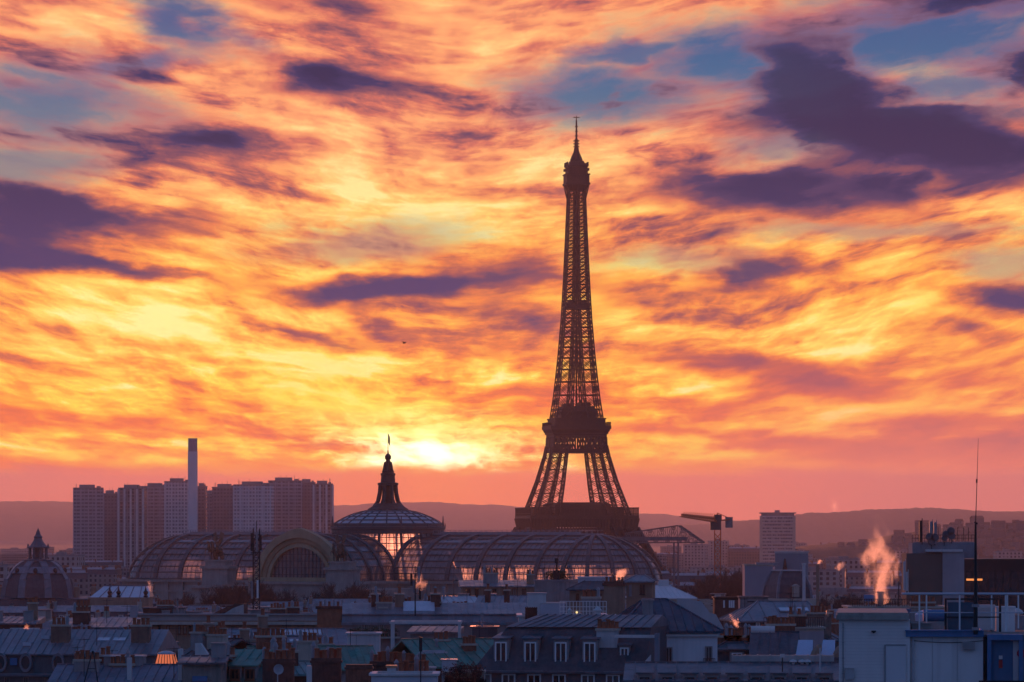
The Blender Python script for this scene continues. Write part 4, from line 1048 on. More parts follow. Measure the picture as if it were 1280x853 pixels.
def leafball(b, rn, c, r, n, s):
    for _ in range(n):
        v = Vector((rn.gauss(0,1), rn.gauss(0,1), rn.gauss(0,1))).normalized()*r*rn.uniform(.35,1)**.6; p = Vector(c)+Vector((v.x, v.y*.7, v.z))
        u = Vector((rn.uniform(-1,1), rn.uniform(-1,1), rn.uniform(-1,1))).normalized(); w = u.orthogonal().normalized()
        b.face(p, p+u*s*.5+w*s*.3, p+u*s, p+u*s*.5-w*s*.3)
def mast(px, D, ytop, ybase, label, n=4):
    t = thing('aerial_mast', label, 'mast', (XD(px, D), D, ZD(ybase, D))); h = ZD(ytop, D)-ZD(ybase, D); b = MB()
    b.tube((0,0,0),(0,0,h),.07,.05,6); b.build('pole', dark, t)
    for k in range(n):
        b = MB(); a = k*1.9; c, s = math.cos(a)*.45, math.sin(a)*.45; z = h*(.45+.14*k); b.box(c-.11,c+.11,s-.06,s+.06,z-.6,z+.6); b.bar((0,0,z),(c,s,z),.05); b.build('panel_antenna', grey if k % 2 else dark, t)

# ------------------------------------------------------------------ bare winter trees
def tree_proto(seed, h):
    rnd = random.Random(seed); tr = MB(); cr = MB()
    def grow(p, d, L, r, lev, mb):
        n = 3; q = p; dd = d
        for i in range(n):
            dd = (dd + Vector((rnd.uniform(-.22,.22), rnd.uniform(-.22,.22), rnd.uniform(-.02,.16)))).normalized()
            e = q + dd*L/n; r1 = r*(1-.17); mb.tube(q, e, r, r1, 5 if lev < 2 else 3); q = e; r = r1
            if lev < 5 and (i > 0 or lev > 1):
                for _ in range(1 if lev < 2 else 2):
                    side = Vector((rnd.uniform(-1,1), rnd.uniform(-1,1), rnd.uniform(.05,.75))).normalized()
                    grow(q, (dd*.5+side*.8).normalized(), L*rnd.uniform(.5,.68), max(.03, r*.6), lev+1, cr if lev >= 1 else mb)
        if lev < 5: grow(q, dd, L*.62, max(.03, r*.8), lev+1, cr if lev >= 1 else mb)
    tr.tube((0,0,0),(0,0,h*.24),h*.022,h*.018,8)
    for k in range(4):
        a = k*math.pi/2+rnd.uniform(-.4,.4); grow(Vector((0,0,h*.23)), Vector((.55*math.cos(a),.55*math.sin(a),1)).normalized(), h*.27, h*.012, 1, tr)
    return tr.mesh('trunk', bark), cr.mesh('crown', twig)
TREES = [tree_proto(s, 22) for s in (1, 2, 3)]
def bare_tree(px, D, ytop, label, group, k=0):
    h = max(6, ZD(ytop, D)-G(D)); t = thing('bare_tree', label, 'tree', (XD(px, D), D, G(D)-.05), random.uniform(0, 6), group)
    link('trunk', TREES[k % 3][0], t); link('crown', TREES[k % 3][1], t); s = h/21.0; t.scale = (s, s, s)
for i, (px, D, yt) in enumerate([(281,1405,716),(300,1400,708),(318,1412,712),(343,1408,722),(362,1400,730),(409,1402,724),(432,1408,712),(449,1400,716),(462,1412,720),(476,1404,730),(236,1390,736),(252,1400,726)]):
    bare_tree(px, D, yt, 'reddish bare tree in the row standing before the palace front', 'bare trees before the palace', i)
for i, (px, D, yt) in enumerate([(872,1425,716),(890,1460,706),(905,1430,697),(921,1450,692),(934,1425,688),(948,1440,704)]):
    bare_tree(px, D, yt, 'dark bare tree in the clump below the orange tower crane', 'bare trees below the crane', i)
for i, (px, D, yt) in enumerate([(946,1080,736),(962,1000,728),(980,1040,734),(1002,1010,726),(1020,1060,722),(1040,1000,724),(1056,1040,718),(1074,1015,722),(1092,1050,720),(1112,1020,726),(1128,1060,722)]):
    bare_tree(px, D, yt, 'dark bare tree in the long row behind the right-hand roofs', 'bare trees behind the right roofs', i)

# ------------------------------------------------------------------ street houses of the middle distance
def street_house(w, d, h, wallm, seed, roof='mansard'):
    rnd = random.Random(seed); t = thing('street_house', 'x', 'house', (0,0,0))
    b = MB(); b.box(-w/2,w/2,0,d,0,h); b.mi = 1; b.box(-w/2-.05,w/2+.05,-.4,-.003,h-.5,h-.15); b.box(-w/2-.05,w/2+.05,-.25,-.003,h-3.6,h-3.4); b.build('wall', [wallm, cream], t)
    if roof == 'mansard':
        r_mansard(w,d,h,2.9,1.0,1.5).build('roof', [slate, rnd.choice((zinc, zincd))], t); zr = h+2.9+.8
        n = int(w/3.1)
        for k in range(n):
            x = -w/2+w*(k+.5)/n; dm = dormer_mesh(1.15,1.7,1.2,zincd)
            o = link('dormer', dm, t, (x,.12,h+.45)); window(o,0,-.02,.12,.85,1.35,sub=False)
    elif roof == 'gable':
        r_gable(w,d,h,2.6).build('roof', rnd.choice((zinc, zincd)), t); zr = h+1.4
        for k in range(2):
            b = MB(); b.box(-.4,.4,-.6,.6,0,.12); b.build('skylight', skyl, t, (w*(-.25+.45*k), d*.22, h+1.25)).rotation_euler = (R(20),0,0)
    else:
        r_flat(w,d,h,.8).build('roof', [gravel, cream], t); zr = h
        b = MB(); b.box(-1.8,1.8,0,3,0,2.3); b.mi = 1; b.box(-2.0,2.0,-.2,3.2,2.3,2.5); b.build('roof_hut', [wallm, zinc], t, (w*.1,d*.4,h+.06))
    for s in (-1, 1):
        L = d*rnd.uniform(.35,.6); chimney(t, s*(w/2-.45), d*rnd.uniform(.35,.6), zr-1.9, .62, L, 1.9+rnd.uniform(1.6,2.6), rnd.choice((brick, cream, greyw, tan)), int(L/.62), 'y')
    if rnd.random() < .8: aerial(t, w*rnd.uniform(-.3,.3), d*.5, zr-.1, rnd.uniform(2.2,3.6), rz=rnd.uniform(0,3))
    return t
def dormer_mesh(w, h, dep, m):
    def mk():
        b = MB(); b.box(-w/2,w/2,0,dep,0,h); b.mi = 1
        b.add([(-w/2-.12,-.14,h+.004),(w/2+.12,-.14,h+.004),(w/2+.12,dep*1.9,h+.35),(-w/2-.12,dep*1.9,h+.35),(-w/2-.12,-.14,h+.1),(w/2+.12,-.14,h+.1),(w/2+.12,dep*1.9,h+.45),(-w/2-.12,dep*1.9,h+.45)],
              [(0,3,2,1),(4,5,6,7),(0,1,5,4),(1,2,6,5),(2,3,7,6),(3,0,4,7)])
        return b.mesh('dormer', [greyw, m])
    return cached(('dorm', w, h, dep, m.name), mk)
STREET = [street_house(15,12,21,MF('street_cream', (.36,.32,.27), 2.6,3.1),1), street_house(19,12,22,MF('street_grey', (.27,.25,.235), 3.0,3.2),2),
          street_house(13,11,23,MF('street_tan', (.28,.205,.16), 2.4,3.0),3,'gable'), street_house(22,13,20,MF('street_pale', (.42,.39,.35), 2.8,3.1),4,'flat'),
          street_house(17,12,21,MF('street_brown', (.20,.15,.125), 2.6,3.1),5), street_house(16,12,22,MF('street_white', (.46,.44,.41), 3.0,3.2),6,'gable')]
SW = [15,19,13,22,17,16]; SH = [26.2,27.2,25.8,21.2,26.2,25.0]
def streets():
    rnd = random.Random(21); used = set()
    for D, ytop, spans in ((1340,741,((-40,150),(815,1300))), (1180,747,((-40,1310),)), (1000,751,((-40,1310),)), (860,756,((-40,1310),)), (740,763,((-40,1310),)), (650,770,((-40,660),(820,1310))), (575,778,((-40,560),(850,1310)))):
        for lo, hi in spans:
            x = XD(lo, D)
            while x < XD(hi, D):
                i = rnd.randrange(6); zt = ZD(ytop, D) - rnd.uniform(0, 3.2); s = (zt-G(D))/SH[i]
                loc = (x+SW[i]/2, D+rnd.uniform(-18,18), G(D)-.02); rz = rnd.choice((0,0,1,-1))*rnd.uniform(.1,.5)
                lab = 'mid-distance street house with zinc roof and chimneys, between the near roofs and the palace'
                if i in used: o = copy_tree(STREET[i], loc, rz, lab)
                else: o = STREET[i]; o.location = loc; o.rotation_euler = (0,0,rz); o['label'] = lab; used.add(i)
                o['group'] = 'mid-distance street houses'; o.scale = (1,1,s); x += SW[i]*rnd.uniform(.92,1.12)
streets()

# ------------------------------------------------------------------ left: slate dome and its neighbours
def dome_pavilion():
    D = 1150; t = thing('domed_pavilion', 'grand pavilion roof with ribbed slate dome and tiered lantern at far left', 'pavilion', (XD(43,D), D, G(D)))
    g = G(D); Z = lambda y: ZD(y,D)-g; m = .1986
    b = MB(); b.box(-12,26,0,22,0,Z(768)); b.build('wall', MF('pavilion_stone',(.3,.26,.24),3.4,4.0), t)
    r_mansard(38,22,Z(768),Z(749)-Z(768),1.6,.6,seam=.9).build('roof',[slate,zincd],t,(7,0,0))
    pr = [(8.9,Z(748)),(8.8,Z(745)),(8.5,Z(735)),(7.9,Z(725)),(7.0,Z(717)),(5.8,Z(709)),(4.4,Z(704)),(3.3,Z(702))]
    b = MB(); b.lathe(pr,8,0,9,22.5,382.5); dm = b.build('dome', slate, t)
    b = MB()
    for k in range(8):
        a = R(22.5+45*k)
        for (r0,z0),(r1,z1) in zip(pr,pr[1:]): b.bar((r0*math.cos(a),9+r0*math.sin(a),z0),(r1*math.cos(a),9+r1*math.sin(a),z1),1.7,.5)
    b.lathe([(7.3,Z(717.5)),(7.6,Z(717)),(6.0,Z(709)),(5.4,Z(709.5))],8,0,9,22.5,382.5)
    b.build('rib', zinc, dm)
    for k in range(8):
        a = R(45*k); b = MB(); b.ball((0,0,0),.55,.55,.75,8,6); b.build('bullseye', dark, dm, (6.7*math.cos(a), 9+6.7*math.sin(a), Z(714)))
    b = MB(); b.lathe([(3.9,Z(702.5)),(3.9,Z(700)),(3.0,Z(699.5)),(1.0,Z(698)),(1.0,Z(684))],12,0,9)
    for k in range(8):
        a = R(22.5+45*k); c,s = 2.2*math.cos(a), 2.2*math.sin(a); b.tube((c,9+s,Z(700)),(c,9+s,Z(685)),.3,.27,6)
        c,s = 2.7*math.cos(a), 2.7*math.sin(a); b.tube((c,9+s,Z(686)),(c,9+s,Z(680)),.22,.05,6)
    b.lathe([(2.8,Z(686)),(2.9,Z(684.5)),(2.0,Z(682)),(1.25,Z(677)),(.95,Z(673)),(1.15,Z(671.5)),(.7,Z(669)),(.45,Z(665)),(.12,Z(661)),(0,Z(660))],12,0,9)
    b.build('lantern', zincd, t)
    for x in (-9.5, 9.8, 14, 19): chimney(t, x, 8, Z(751), 1.1, 2.6, 3.4, tan, 3)
    for k in range(9): b = MB(); b.box(-.6,.6,-.05,1.4,0,2.0); b.mi = 1; b.prism([(-.8,2.0),(.8,2.0),(0,2.7)],'y',-.2,1.5); b.build('dormer',[cream,zincd],t,(-10+4.3*k,.3,Z(767)))
dome_pavilion()
def pale_skylight_roof():
    D = 1060; h = House('glazed_hall','low hall with a big pale sloping glazed roof and three finials, left of the palace','hall',110,186,D,747,12,tan)
    b = MB(); x0,x1 = h.x(112),h.x(187); xa,xb = h.x(127),h.x(184); zt = h.zz(733)-h.z
    b.add([(x0,0,h.z+.01),(x1,0,h.z+.01),(xb,7,h.z+zt),(xa,7,h.z+zt),(x0,14,h.z+.01),(x1,14,h.z+.01)],[(0,1,2,3),(3,2,5,4),(0,3,4),(1,5,2)])
    r = h.part(b,'roof',skyl)
    b = MB(); seams(b,(x0,0,h.z),(x1,0,h.z),(xa,7,h.z+zt),(xb,7,h.z+zt),2.0,.16,.12); b.bar((xa,7,h.z+zt),(xb,7,h.z+zt),.3); b.build('glazing_bar',zincd,r)
    for px in (137,148,182):
        b = MB(); b.lathe([(.5,0),(.55,.3),(.3,.5),(.5,.9),(.6,1.2),(.25,1.6),(.15,2.1),(.05,2.6),(0,2.6)],8); b.build('finial',dark,h.root,(h.x(px),.4,h.z+.02))
pale_skylight_roof()

# ------------------------------------------------------------------ named roofs, back to front
def basic(name, label, cat, px0, px1, D, eave, depth, wall, roof='flat', rm=None, hr=1.5, rz=0, inset=2.0, par=.6, **kw):
    h = House(name, label, cat, px0, px1, D, eave, depth, wall, rz); rm = rm or zinc
    if roof == 'flat': h.part(r_flat(h.w,depth,h.z,par,over=kw.get('over',.15)),'roof',[gravel, kw.get('cop',cream)])
    elif roof == 'gable': h.part(r_gable(h.w,depth,h.z,hr,seam=kw.get('seam',.65),rp=kw.get('rp',.5)),'roof',rm)
    elif roof == 'hip': h.part(r_hip(h.w,depth,h.z,hr,inset,seam=kw.get('seam',.65),inset2=kw.get('inset2')),'roof',rm)
    elif roof == 'mansard': h.part(r_mansard(h.w,depth,h.z,kw.get('hl',2.8),kw.get('ins',1.0),hr),'roof',[kw.get('low',slate),rm])
    clutter(h, kw.get('cl', min(10, int(h.w/1.5))), int(px0*3+D), depth)
    if roof == 'shed':
        b = MB(); x = h.w/2+.3; b.add([(-x,-.3,h.z),(x,-.3,h.z),(x,depth+.3,h.z+hr),(-x,depth+.3,h.z+hr),(-x,-.3,h.z-.15),(x,-.3,h.z-.15),(x,depth+.3,h.z-.15),(-x,depth+.3,h.z-.15)],[(0,1,2,3),(4,7,6,5),(0,4,5,1),(1,5,6,2),(2,6,7,3),(3,7,4,0)])
        seams(b,(-x,-.3,h.z),(x,-.3,h.z),(-x,depth+.3,h.z+hr),(x,depth+.3,h.z+hr)); h.part(b,'roof',rm)
    return h
def clutter(h, n, seed, depth=6):
    rn = random.Random(seed)
    for _ in range(n):
        x = rn.uniform(-.45,.45)*h.w; y = rn.uniform(.15,.7)*depth; k = rn.random()
        if k < .22: aerial(h.root, x, y, h.z+.3, rn.choice((1.8,2.4,3.0)), rz=rn.uniform(0,3))
        elif k < .4:
            m = cached(('stub', 0), lambda: MB().lathe([(.0,-1.2),(.1,-1.2),(.1,.9),(.18,.92),(.16,1.05),(0,1.12)],8).mesh('vent_pipe',grey,True)); o = link('vent_pipe', m, h.root, (x,y,h.z+.5)); o.scale = (1,1,rn.uniform(.8,1.4))
        elif k < .84:
            L = rn.uniform(.8,2.0); chimney(h.root, x, y, h.z-.5, L, .55, rn.uniform(1.8,2.6), rn.choice((brick,tan,greyw,brickd,cream)), int(L/.33))
        else:
            m = cached(('bx', int(k*100)%3), lambda: MB().box(-.5,.5,-.4,.4,-1.2,.55).box(-.55,.55,-.45,.45,.552,.64).mesh('roof_box',rn.choice((greyw,zincl,white)))); link('roof_box', m, h.root, (x,y,h.z+.6))
def wins(h, pxs, ytop, ybot, wpx, **kw):
    for px in pxs: window(h.root, h.x(px), kw.get('y0',-.004), h.zz(ybot), wpx*h.D/F, h.zz(ytop)-h.zz(ybot), **{k:v for k,v in kw.items() if k != 'y0'})

# right of the palace: long brown attic, plant room, hipped brick house
h = basic('attic_house','long tan attic storey with dark openings under the right glass vault','house',578,668,620,733,9,tan,'shed',zinc,.7,rz=2,cl=1)
wins(h,(586,596,607,618,631,643,655),736,748,5,fr=wood,bars=1); chimney(h.root,h.x(664),3,h.z-1,1.0,1.0,2.6,tan,3); 
h = basic('plant_room','blank grey rooftop plant block with small aerials on top, under the right glass vault','plant room',668,712,560,728,4.4,greyw,'flat',rz=-14,par=.15,cop=grey,cl=0)
for px,k in ((676,3.0),(693,3.9),(704,2.4),(709,2.0)): aerial(h.root,h.x(px),2.0,h.z,k,rz=px)
b = MB(); b.box(-.35,.35,-.3,.3,0,1.1); b.tube((0,0,1.1),(0,0,2.6),.12); b.box(-.2,.2,-.2,.2,2.0,2.6); h.part(b,'vent_box',dark).location = (h.x(693),1.2,h.z+.3)
for px in (688,700,707): b = MB(); rs_=random.Random(px); [leafball(b,rs_,(rs_.uniform(-.45,.45),rs_.uniform(-.3,.3),.25+rs_.uniform(0,.8)),.34,70,.14) for _ in range(8)]; tag(b.build('potted_shrub',leafm,None,(XD(px,560),561.5,ZD(728,560)+.16)),{688:'leftmost small green shrub on the grey plant block',700:'middle small green shrub on the grey plant block',707:'rightmost small green shrub on the grey plant block'}[px],'shrub')
h = basic('brick_house','tan brick upper storey with shallow hipped slate roof and a dormer, below the right apse','house',712,764,545,737,8,tan,'hip',slate,1.1,inset=2.0,rz=-8,cl=0)
wins(h,(735,),740,752,6,fr=dark); wins(h,(722,750),742,752,4,fr=wood)
b = MB(); b.box(-1.9,1.9,0,1.5,0,.8); b.mi = 1; b.box(-2.0,2.0,-.1,1.6,.8,.92); h.part(b,'roof_lantern',[skyl,paintw]).location = (h.x(738),3.4,h.z+.55)
t = thing('chimney_stack','massive tan chimney block with a dark capped top and flaring smoke, below the right apse','chimney',(XD(767,535),535,G(535)),R(-8)); z = ZD(727,535)-G(535)
b = MB(); b.box(-1.15,1.15,0,1.6,0,z-.5); b.mi = 1; b.box(-1.3,1.3,-.15,1.75,z-.5,z-.2); b.box(-1.1,1.1,.05,1.5,z-.2,z); b.build('shaft',[tan,brickd],t)
for k in range(5): o = link('chimney_pot',pot_mesh(0),t,(-.9+.45*k,.8,z))
h = basic('box_house','small tan box house with low blue-grey roof beside the massive tan chimney','house',783,815,540,727,5,tan,'hip',zinc,.75,inset=1.4,rz=-6,cl=0); wins(h,(803,),731,743,6,fr=dark); wins(h,(788,),731,745,3,fr=grey)
h = basic('zinc_shed','pale ribbed zinc roofs below the long tan attic','house',545,600,500,757,7,wood,'gable',zincl,.9,rz=14); 
h = basic('zinc_shed','grey-blue zinc roof over a dark wall beside the pale ribbed roofs','house',596,664,495,757,7,brickd,'gable',zinc,1.0,rz=-8)
for px in (608,632): chimney(h.root,h.x(px),1.0,h.z-.2,.55,.55,1.9,brickd,1)
h = basic('white_vault_roof','low building with a broad pale rounded roof right of the palace apse','hall',806,868,720,748,16,cream,'hip',M('pale_sheet_roof',(.62,.60,.60),.5,.06,.3),1.9,inset=3.0,rz=8,cl=0)
b = MB(); b.box(-.8,.8,-.5,.5,0,1.2); h.part(b,'roof_hut',white).location=(h.x(840),8,h.z+1.6)
# right middle distance
h = basic('gabled_house','house with a broad pale blue-white gable wall among dark trees below the crane','house',931,966,880,708,9,M('pale_blue_render',(.25,.27,.31),.8,.06,.4),'flat',par=.2,cl=0); h.part((lambda b:(b.box(-h.w*.1,h.w*.75,.6,3,h.z,h.z+.7),b)[1])(MB()),'roof_hut',grey)
h = basic('white_stair_tower','pale square stair tower rising behind the dark slate dome at right','tower',969,1000,900,692,5,M('pale_blue_render2',(.24,.255,.285),.8,.06,.4),'flat',par=.25,rz=-22,cop=white,cl=0); b = MB(); b.frustum(0,0,.5,.3,0,.12,.1,3); h.part(b,'spike',dark).location=(h.x(983),-.9,h.z-4)
def dark_dome():
    D = 830; t = thing('domed_roof','dark slate square dome with pale corner ribs among trees at right','pavilion',(XD(984,D),D,G(D)),R(20)); g=G(D); Z=lambda y: ZD(y,D)-g
    b = MB(); b.box(-4,4,-4,4,0,Z(748)); b.build('wall',cream,t); pr=[(4.6,Z(748)),(4.5,Z(740)),(4.2,Z(731)),(3.6,Z(722)),(3.0,Z(717)),(2.8,Z(714))]
    b = MB(); b.lathe(pr,4,0,0,45,405); b.mi=1; b.box(-2.2,2.2,-2.2,2.2,Z(714),Z(712.6)); dm=b.build('dome',[slate,zincl],t)
    b = MB()
    for k in range(4):
        a=R(45+90*k)
        for (r0,z0),(r1,z1) in zip(pr,pr[1:]): b.bar((r0*math.cos(a),r0*math.sin(a),z0),(r1*math.cos(a),r1*math.sin(a),z1),.45,.4)
    b.build('rib',zinc,dm)
    b = MB(); b.box(-.5,.5,-4.3,-3.3,Z(746),Z(733)); b.prism([(-.7,Z(733)),(.7,Z(733)),(0,Z(730))],'y',-4.4,-3.2); b.build('dormer',cream,t)
dark_dome()
for px,D,yt,lab in ((1005,760,704,'short white post-like chimney right of the dark dome'),(1022,780,706,'thin chimney with steam among the bare trees at right')):
    b = MB(); z=ZD(yt,D)-G(D); b.tube((0,0,0),(0,0,z),.3,.26,8); b.lathe([(.36,z-.3),(.36,z)],8); tag(b.build('flue_pipe',white if px<1010 else tan,None,(XD(px,D),D,G(D))),lab,'chimney')
h = basic('party_wall_house','grey house end with a stepped sloping pale party wall right of the white hip-roofed house','house',850,898,395,790,7,greyw,'flat',par=.1,rz=6)
b = MB(); P2=[(h.x(846),h.z),(h.x(846),h.zz(748)),(h.x(860),h.zz(749)),(h.x(876),h.zz(752)),(h.x(886),h.zz(766)),(h.x(894),h.zz(768)),(h.x(905),h.zz(788)),(h.x(905),h.z)]; b.prism(P2,'y',-.45,-.05); h.part(b,'party_wall',M('pale_party_wall',(.40,.41,.43),.85,.1,.4))
h = basic('roof_hut','dark red rooftop hut with bright white strips beyond the pale party wall','hut',893,926,560,750,4,brickd,'flat',par=.2,cop=dark,cl=0)
for px in (905,912,914.5,917): b=MB(); b.box(-.1,.1,-.08,0,0,.9); h.part(b,'white_strip',paintw).location=(h.x(px),-.004,h.zz(760))
h = basic('grey_hut','plain grey rooftop box with a small slot left of the blue-grey hipped roof','hut',925,960,520,749,4,greyw,'flat',par=.15,cop=gravel,cl=0); b=MB(); b.box(-.7,.7,-.06,0,0,.12); h.part(b,'slot',dark).location=(h.x(942),-.004,h.zz(753))
h = basic('hip_roof_house','dark house with broad blue-grey hipped roof above a row of white windows','house',926,1030,440,776,10,M('dark_slate_wall',(.08,.085,.10),.7,.2,.6),'hip',zinc,1.75,inset=2.8,inset2=1.0,rz=7,seam=1.3,cl=1)
wins(h,(947,958,987,998,1008,1016),778,788,5,fr=paintw,bars=1); b=MB(); b.box(-.35,.35,-.12,0,0,.5); h.part(b,'blue_awning',bluep).location=(h.x(973),-.004,h.zz(782))
b=MB(); b.box(-1.4,1.4,-.5,.5,0,.1); o=h.part(b,'skylight',skyl); o.location=(h.x(998),2.4,h.z+.97); o.rotation_euler=(R(17),0,0)
h = basic('stone_gable_house','tall brown stone gable wall just left of the white foreground building','house',1006,1052,405,800,8,M('rubble_stone',(.17,.14,.12),.95,.35,1.4),'gable',zincd,1.4,rz=38); chimney(h.root,h.x(1030),.6,h.z-1,2.2,.7,3.4,M('rubble_stone',(.17,.14,.12)),5); chimney(h.root,h.x(1040),2.5,h.z-.2,.6,.6,1.8,tan,1)
h = basic('terrace_house','pale low terrace wall with dark rail below the blue-grey hipped roof','house',955,1030,395,789,5,M('mauve_render',(.33,.30,.32),.85,.1,.4),'flat',par=.2)
b=MB(); w=h.w/2
for k in range(28): b.bar((-w+2*w*k/27,.1,h.z+.3),(-w+2*w*k/27,.1,h.z+1.15),.05)
b.bar((-w,.1,h.z+1.15),(w,.1,h.z+1.15),.06); h.part(b,'railing',dark)
h = basic('dark_roof_house','low dark slate roof with a white dormer and rows of red chimney pots','house',896,946,350,812,6,slate,'hip',slate,.7,inset=1.5,seam=0,cl=0)
o = link('dormer',dormer_mesh(1.1,1.1,1.0,zincd),h.root,(h.x(921),-.3,h.zz(831))); window(o,0,-.01,.15,.8,.75,sub=False)
for px,k in ((905,5),(918,4),(934,5),(944,3)): chimney(h.root,h.x(px),2.6,h.z-.2,k*.32,.45,1.2,brick,k)
h = basic('dark_roof_house','small steep blue-black slate roof between the red pots and the pale skylights','house',942,992,345,823,6,slate,'gable',M('blue_slate',(.07,.08,.10),.5,.25,1),1.9,rz=-5,cl=1)
for px,k in ((965,3),(975,6)): chimney(h.root,h.x(px),3.6,h.z+1.2,k*.34,.45,1.3,brick,k)
b=MB(); b.tube((-.9,0,0),(.9,0,0),.35,.35,10); h.part(b,'pale_hood',white).location=(h.x(952),3.2,h.z+2.0)
h = basic('skylit_house','low dark roof carrying two pale blue skylights beside the white foreground building','house',985,1052,335,826,7,zincd,'flat',zinc,par=.1,cop=zincd,cl=0)
for px0,px1,lab in ((996,1016,''),(1027,1044,'')):
    b=MB(); x0,x1=h.x(px0),h.x(px1); z0,z1=h.zz(823),h.zz(801); b.add([(x0-.1,.2,z0),(x1,.2,z0),(x1+.15,2.2,z1),(x0+.25,2.2,z1),(x0-.1,.2,z0-.3),(x1,.2,z0-.3),(x1+.15,2.4,z0-.3),(x0+.25,2.4,z0-.3)],[(0,1,2,3),(4,7,6,5),(0,4,5,1),(1,5,6,2),(2,6,7,3),(3,7,4,0)])
    h.part(b,'skylight',M('pale_skylight',(.36,.46,.60),.25,.05,.6,spec=.7))
    b=MB(); b.ball((0,0,0),.33,.5,.75,10,6); o=h.part(b,'vent_cowl',tan,True); o.location=(h.x(px1)+.25,.5,h.zz(817)); o.rotation_euler=(0,R(28),0)
for k,px in enumerate((1012,1020,1033,1043)): b=MB(); b.tube((0,0,0),(0,0,.9),.09,.09,6); o=h.part(b,'vent_pipe',grey); o.location=(h.x(px),3,h.z+.1)
# bottom right: long zinc roof with duct
h = basic('zinc_roof_house','long dark zinc roof along the bottom right with a metal duct and white vents','house',786,1060,292,850,9,zincd,'gable',zincd,.95,rz=-3,cl=0)
for k in range(9): o=link('dormer',dormer_mesh(.9,1.1,.8,zincd),h.root,(h.x(806+28*k),.15,h.z-.75)); window(o,0,-.01,.1,.6,.8,sub=False,fr=dark)
b=MB(); x0,x1=h.x(915),h.x(1043); z0=h.zz(834); b.prism([(4.6,z0),(5.3,z0),(5.3,z0+.42),(5.1,z0+.62),(4.6,z0+.62)],'x',x0,x1)
for k in range(9): x=x0+(x1-x0)*k/8; b.box(x-.04,x+.04,4.55,5.33,z0+.02,z0+.66)
duct=b.build('ventilation_duct',M('galvanised_duct',(.34,.345,.34),.38,.15,.8,metal=.5,spec=.6),None,(XD(h.pc,292),292,G(292)),R(-3)); tag(duct,'long pale metal ventilation duct lying along the dark zinc roof at bottom right','duct')
for px in (992,1003,1010): b=MB(); b.lathe([(.12,-.2),(.12,.25),(.25,.3),(.2,.42),(0,.46)],10); h.part(b,'vent_cap',white,True).location=(h.x(px),4.2,h.zz(836))
t=thing('lamp_pole','thin pale pole with a short crossbar standing in front of the skylights','pole',(XD(1025,291),291,ZD(838,291)-.1)); b=MB(); b.tube((0,0,0),(0,0,1.5),.045,.035,6); b.bar((-.2,0,1.1),(.2,0,1.1),.04); b.build('pole',white,t)
t=thing('weather_mast','short dark mast with a square white box beside the metal duct','mast',(XD(978,291),291,ZD(838,291)-.1)); b=MB(); b.tube((0,0,0),(0,0,.95),.04,.03,6); b.build('pole',dark,t); b=MB(); b.box(-.14,.14,-.1,.1,.9,1.12); b.build('box',white,t)

# ------------------------------------------------------------------ centre: terrace, white hip-roofed house, dark mansard
h = basic('terrace_building','pale rooftop terrace with white parapets and railings above the dark mansard roof','building',648,758,372,779,9,white,'flat',par=.5,cop=white,cl=1)
b=MB(); w=h.w/2
for k in range(15): x=h.x(700)+(w-h.x(700))*k/14; b.bar((x,.2,h.z+.6),(x,.2,h.z+1.75),.05)
for z in (.95,1.3,1.74): b.bar((h.x(700),.2,h.z+z),(w,.2,h.z+z),.05)
h.part(b,'railing',paintw)
b=MB(); b.box(-.75,.75,-.5,.5,0,2.2); b.mi=1; b.box(-.8,.8,-.55,.55,2.2,2.32); h.part(b,'stair_hut',[white,zincl]).location=(h.x(671),1.6,h.z+.1)
b=MB(); b.box(-1.0,1.0,-.5,.5,0,1.45); b.mi=1; b.box(-1.05,1.05,-.55,.55,1.45,1.55); h.part(b,'glass_shelter',[skyl,white]).location=(h.x(691),1.5,h.z+.1)
b=MB()
for k in range(6): x=-.45+.18*k; b.bar((x,0,0),(x,0,1.6),.06); b.bar((-.5,0,.1+.28*k),(.5,0,.1+.28*k),.06)
b.box(-.42,.42,.04,.3,.05,1.55); h.part(b,'slatted_screen',brickd).location=(h.x(664),-.25,h.z-.3)
for px,r in ((712,.16),(747,.3)):
    b=MB(); b.tube((0,0,0),(0,0,1.1),r,r*.9,10); b.lathe([(r*1.15,1.05),(r*1.15,1.15),(0,1.2+r)],10); h.part(b,'vent_drum',white,True).location=(h.x(px),-.1,h.z-.1)
for px in (719,): b=MB(); b.ball((0,0,.1),.09); o=b.build('garden_lamp',emis('warm_lamp',(1,.72,.3),1.2),h.root,(h.x(721),.1,h.z+.75))
b=MB(); b.box(-h.w*.38,h.w*.5,-1.6,-.02,h.z-1.0,h.z-.45); h.part(b,'lower_parapet',M('mauve_white',(.42,.41,.42),.85,.08,.5))
h = basic('lean_to','small white lean-to with a pale blue shed roof right of the terrace railings','shed',754,776,352,779,4,white,'shed',zincl,.55,rz=-5,cl=0)
h = basic('hip_roof_house','white two-windowed house under a ribbed blue-grey hipped roof, centre right','house',776,897,322,789,10.5,M('pale_render',(.66,.64,.65),.85,.06,.3,streak=.2),'hip',M('blue_zinc',(.06,.08,.115),.6,.2,.5,spec=.35,sheet=.55),2.15,inset=2.6,inset2=3.3,rz=5,seam=.55,cl=0)
wins(h,(836,),809,831,9,fr=greyw,bars=1); wins(h,(886,),808,830,9,fr=greyw,bars=1)
b=MB(); 
for k in range(9): b.bar((-.4+.1*k,-.3,0),(-.4+.1*k,-.3,.35),.03)
b.bar((-.42,-.3,.36),(.42,-.3,.36),.04); h.part(b,'window_rail',dark).location=(h.x(886),0,h.zz(830))
b=MB(); b.box(-.05-h.w/2,h.w/2+.05,-.22,-.003,h.z-.38,h.z-.2); h.part(b,'cornice',white)
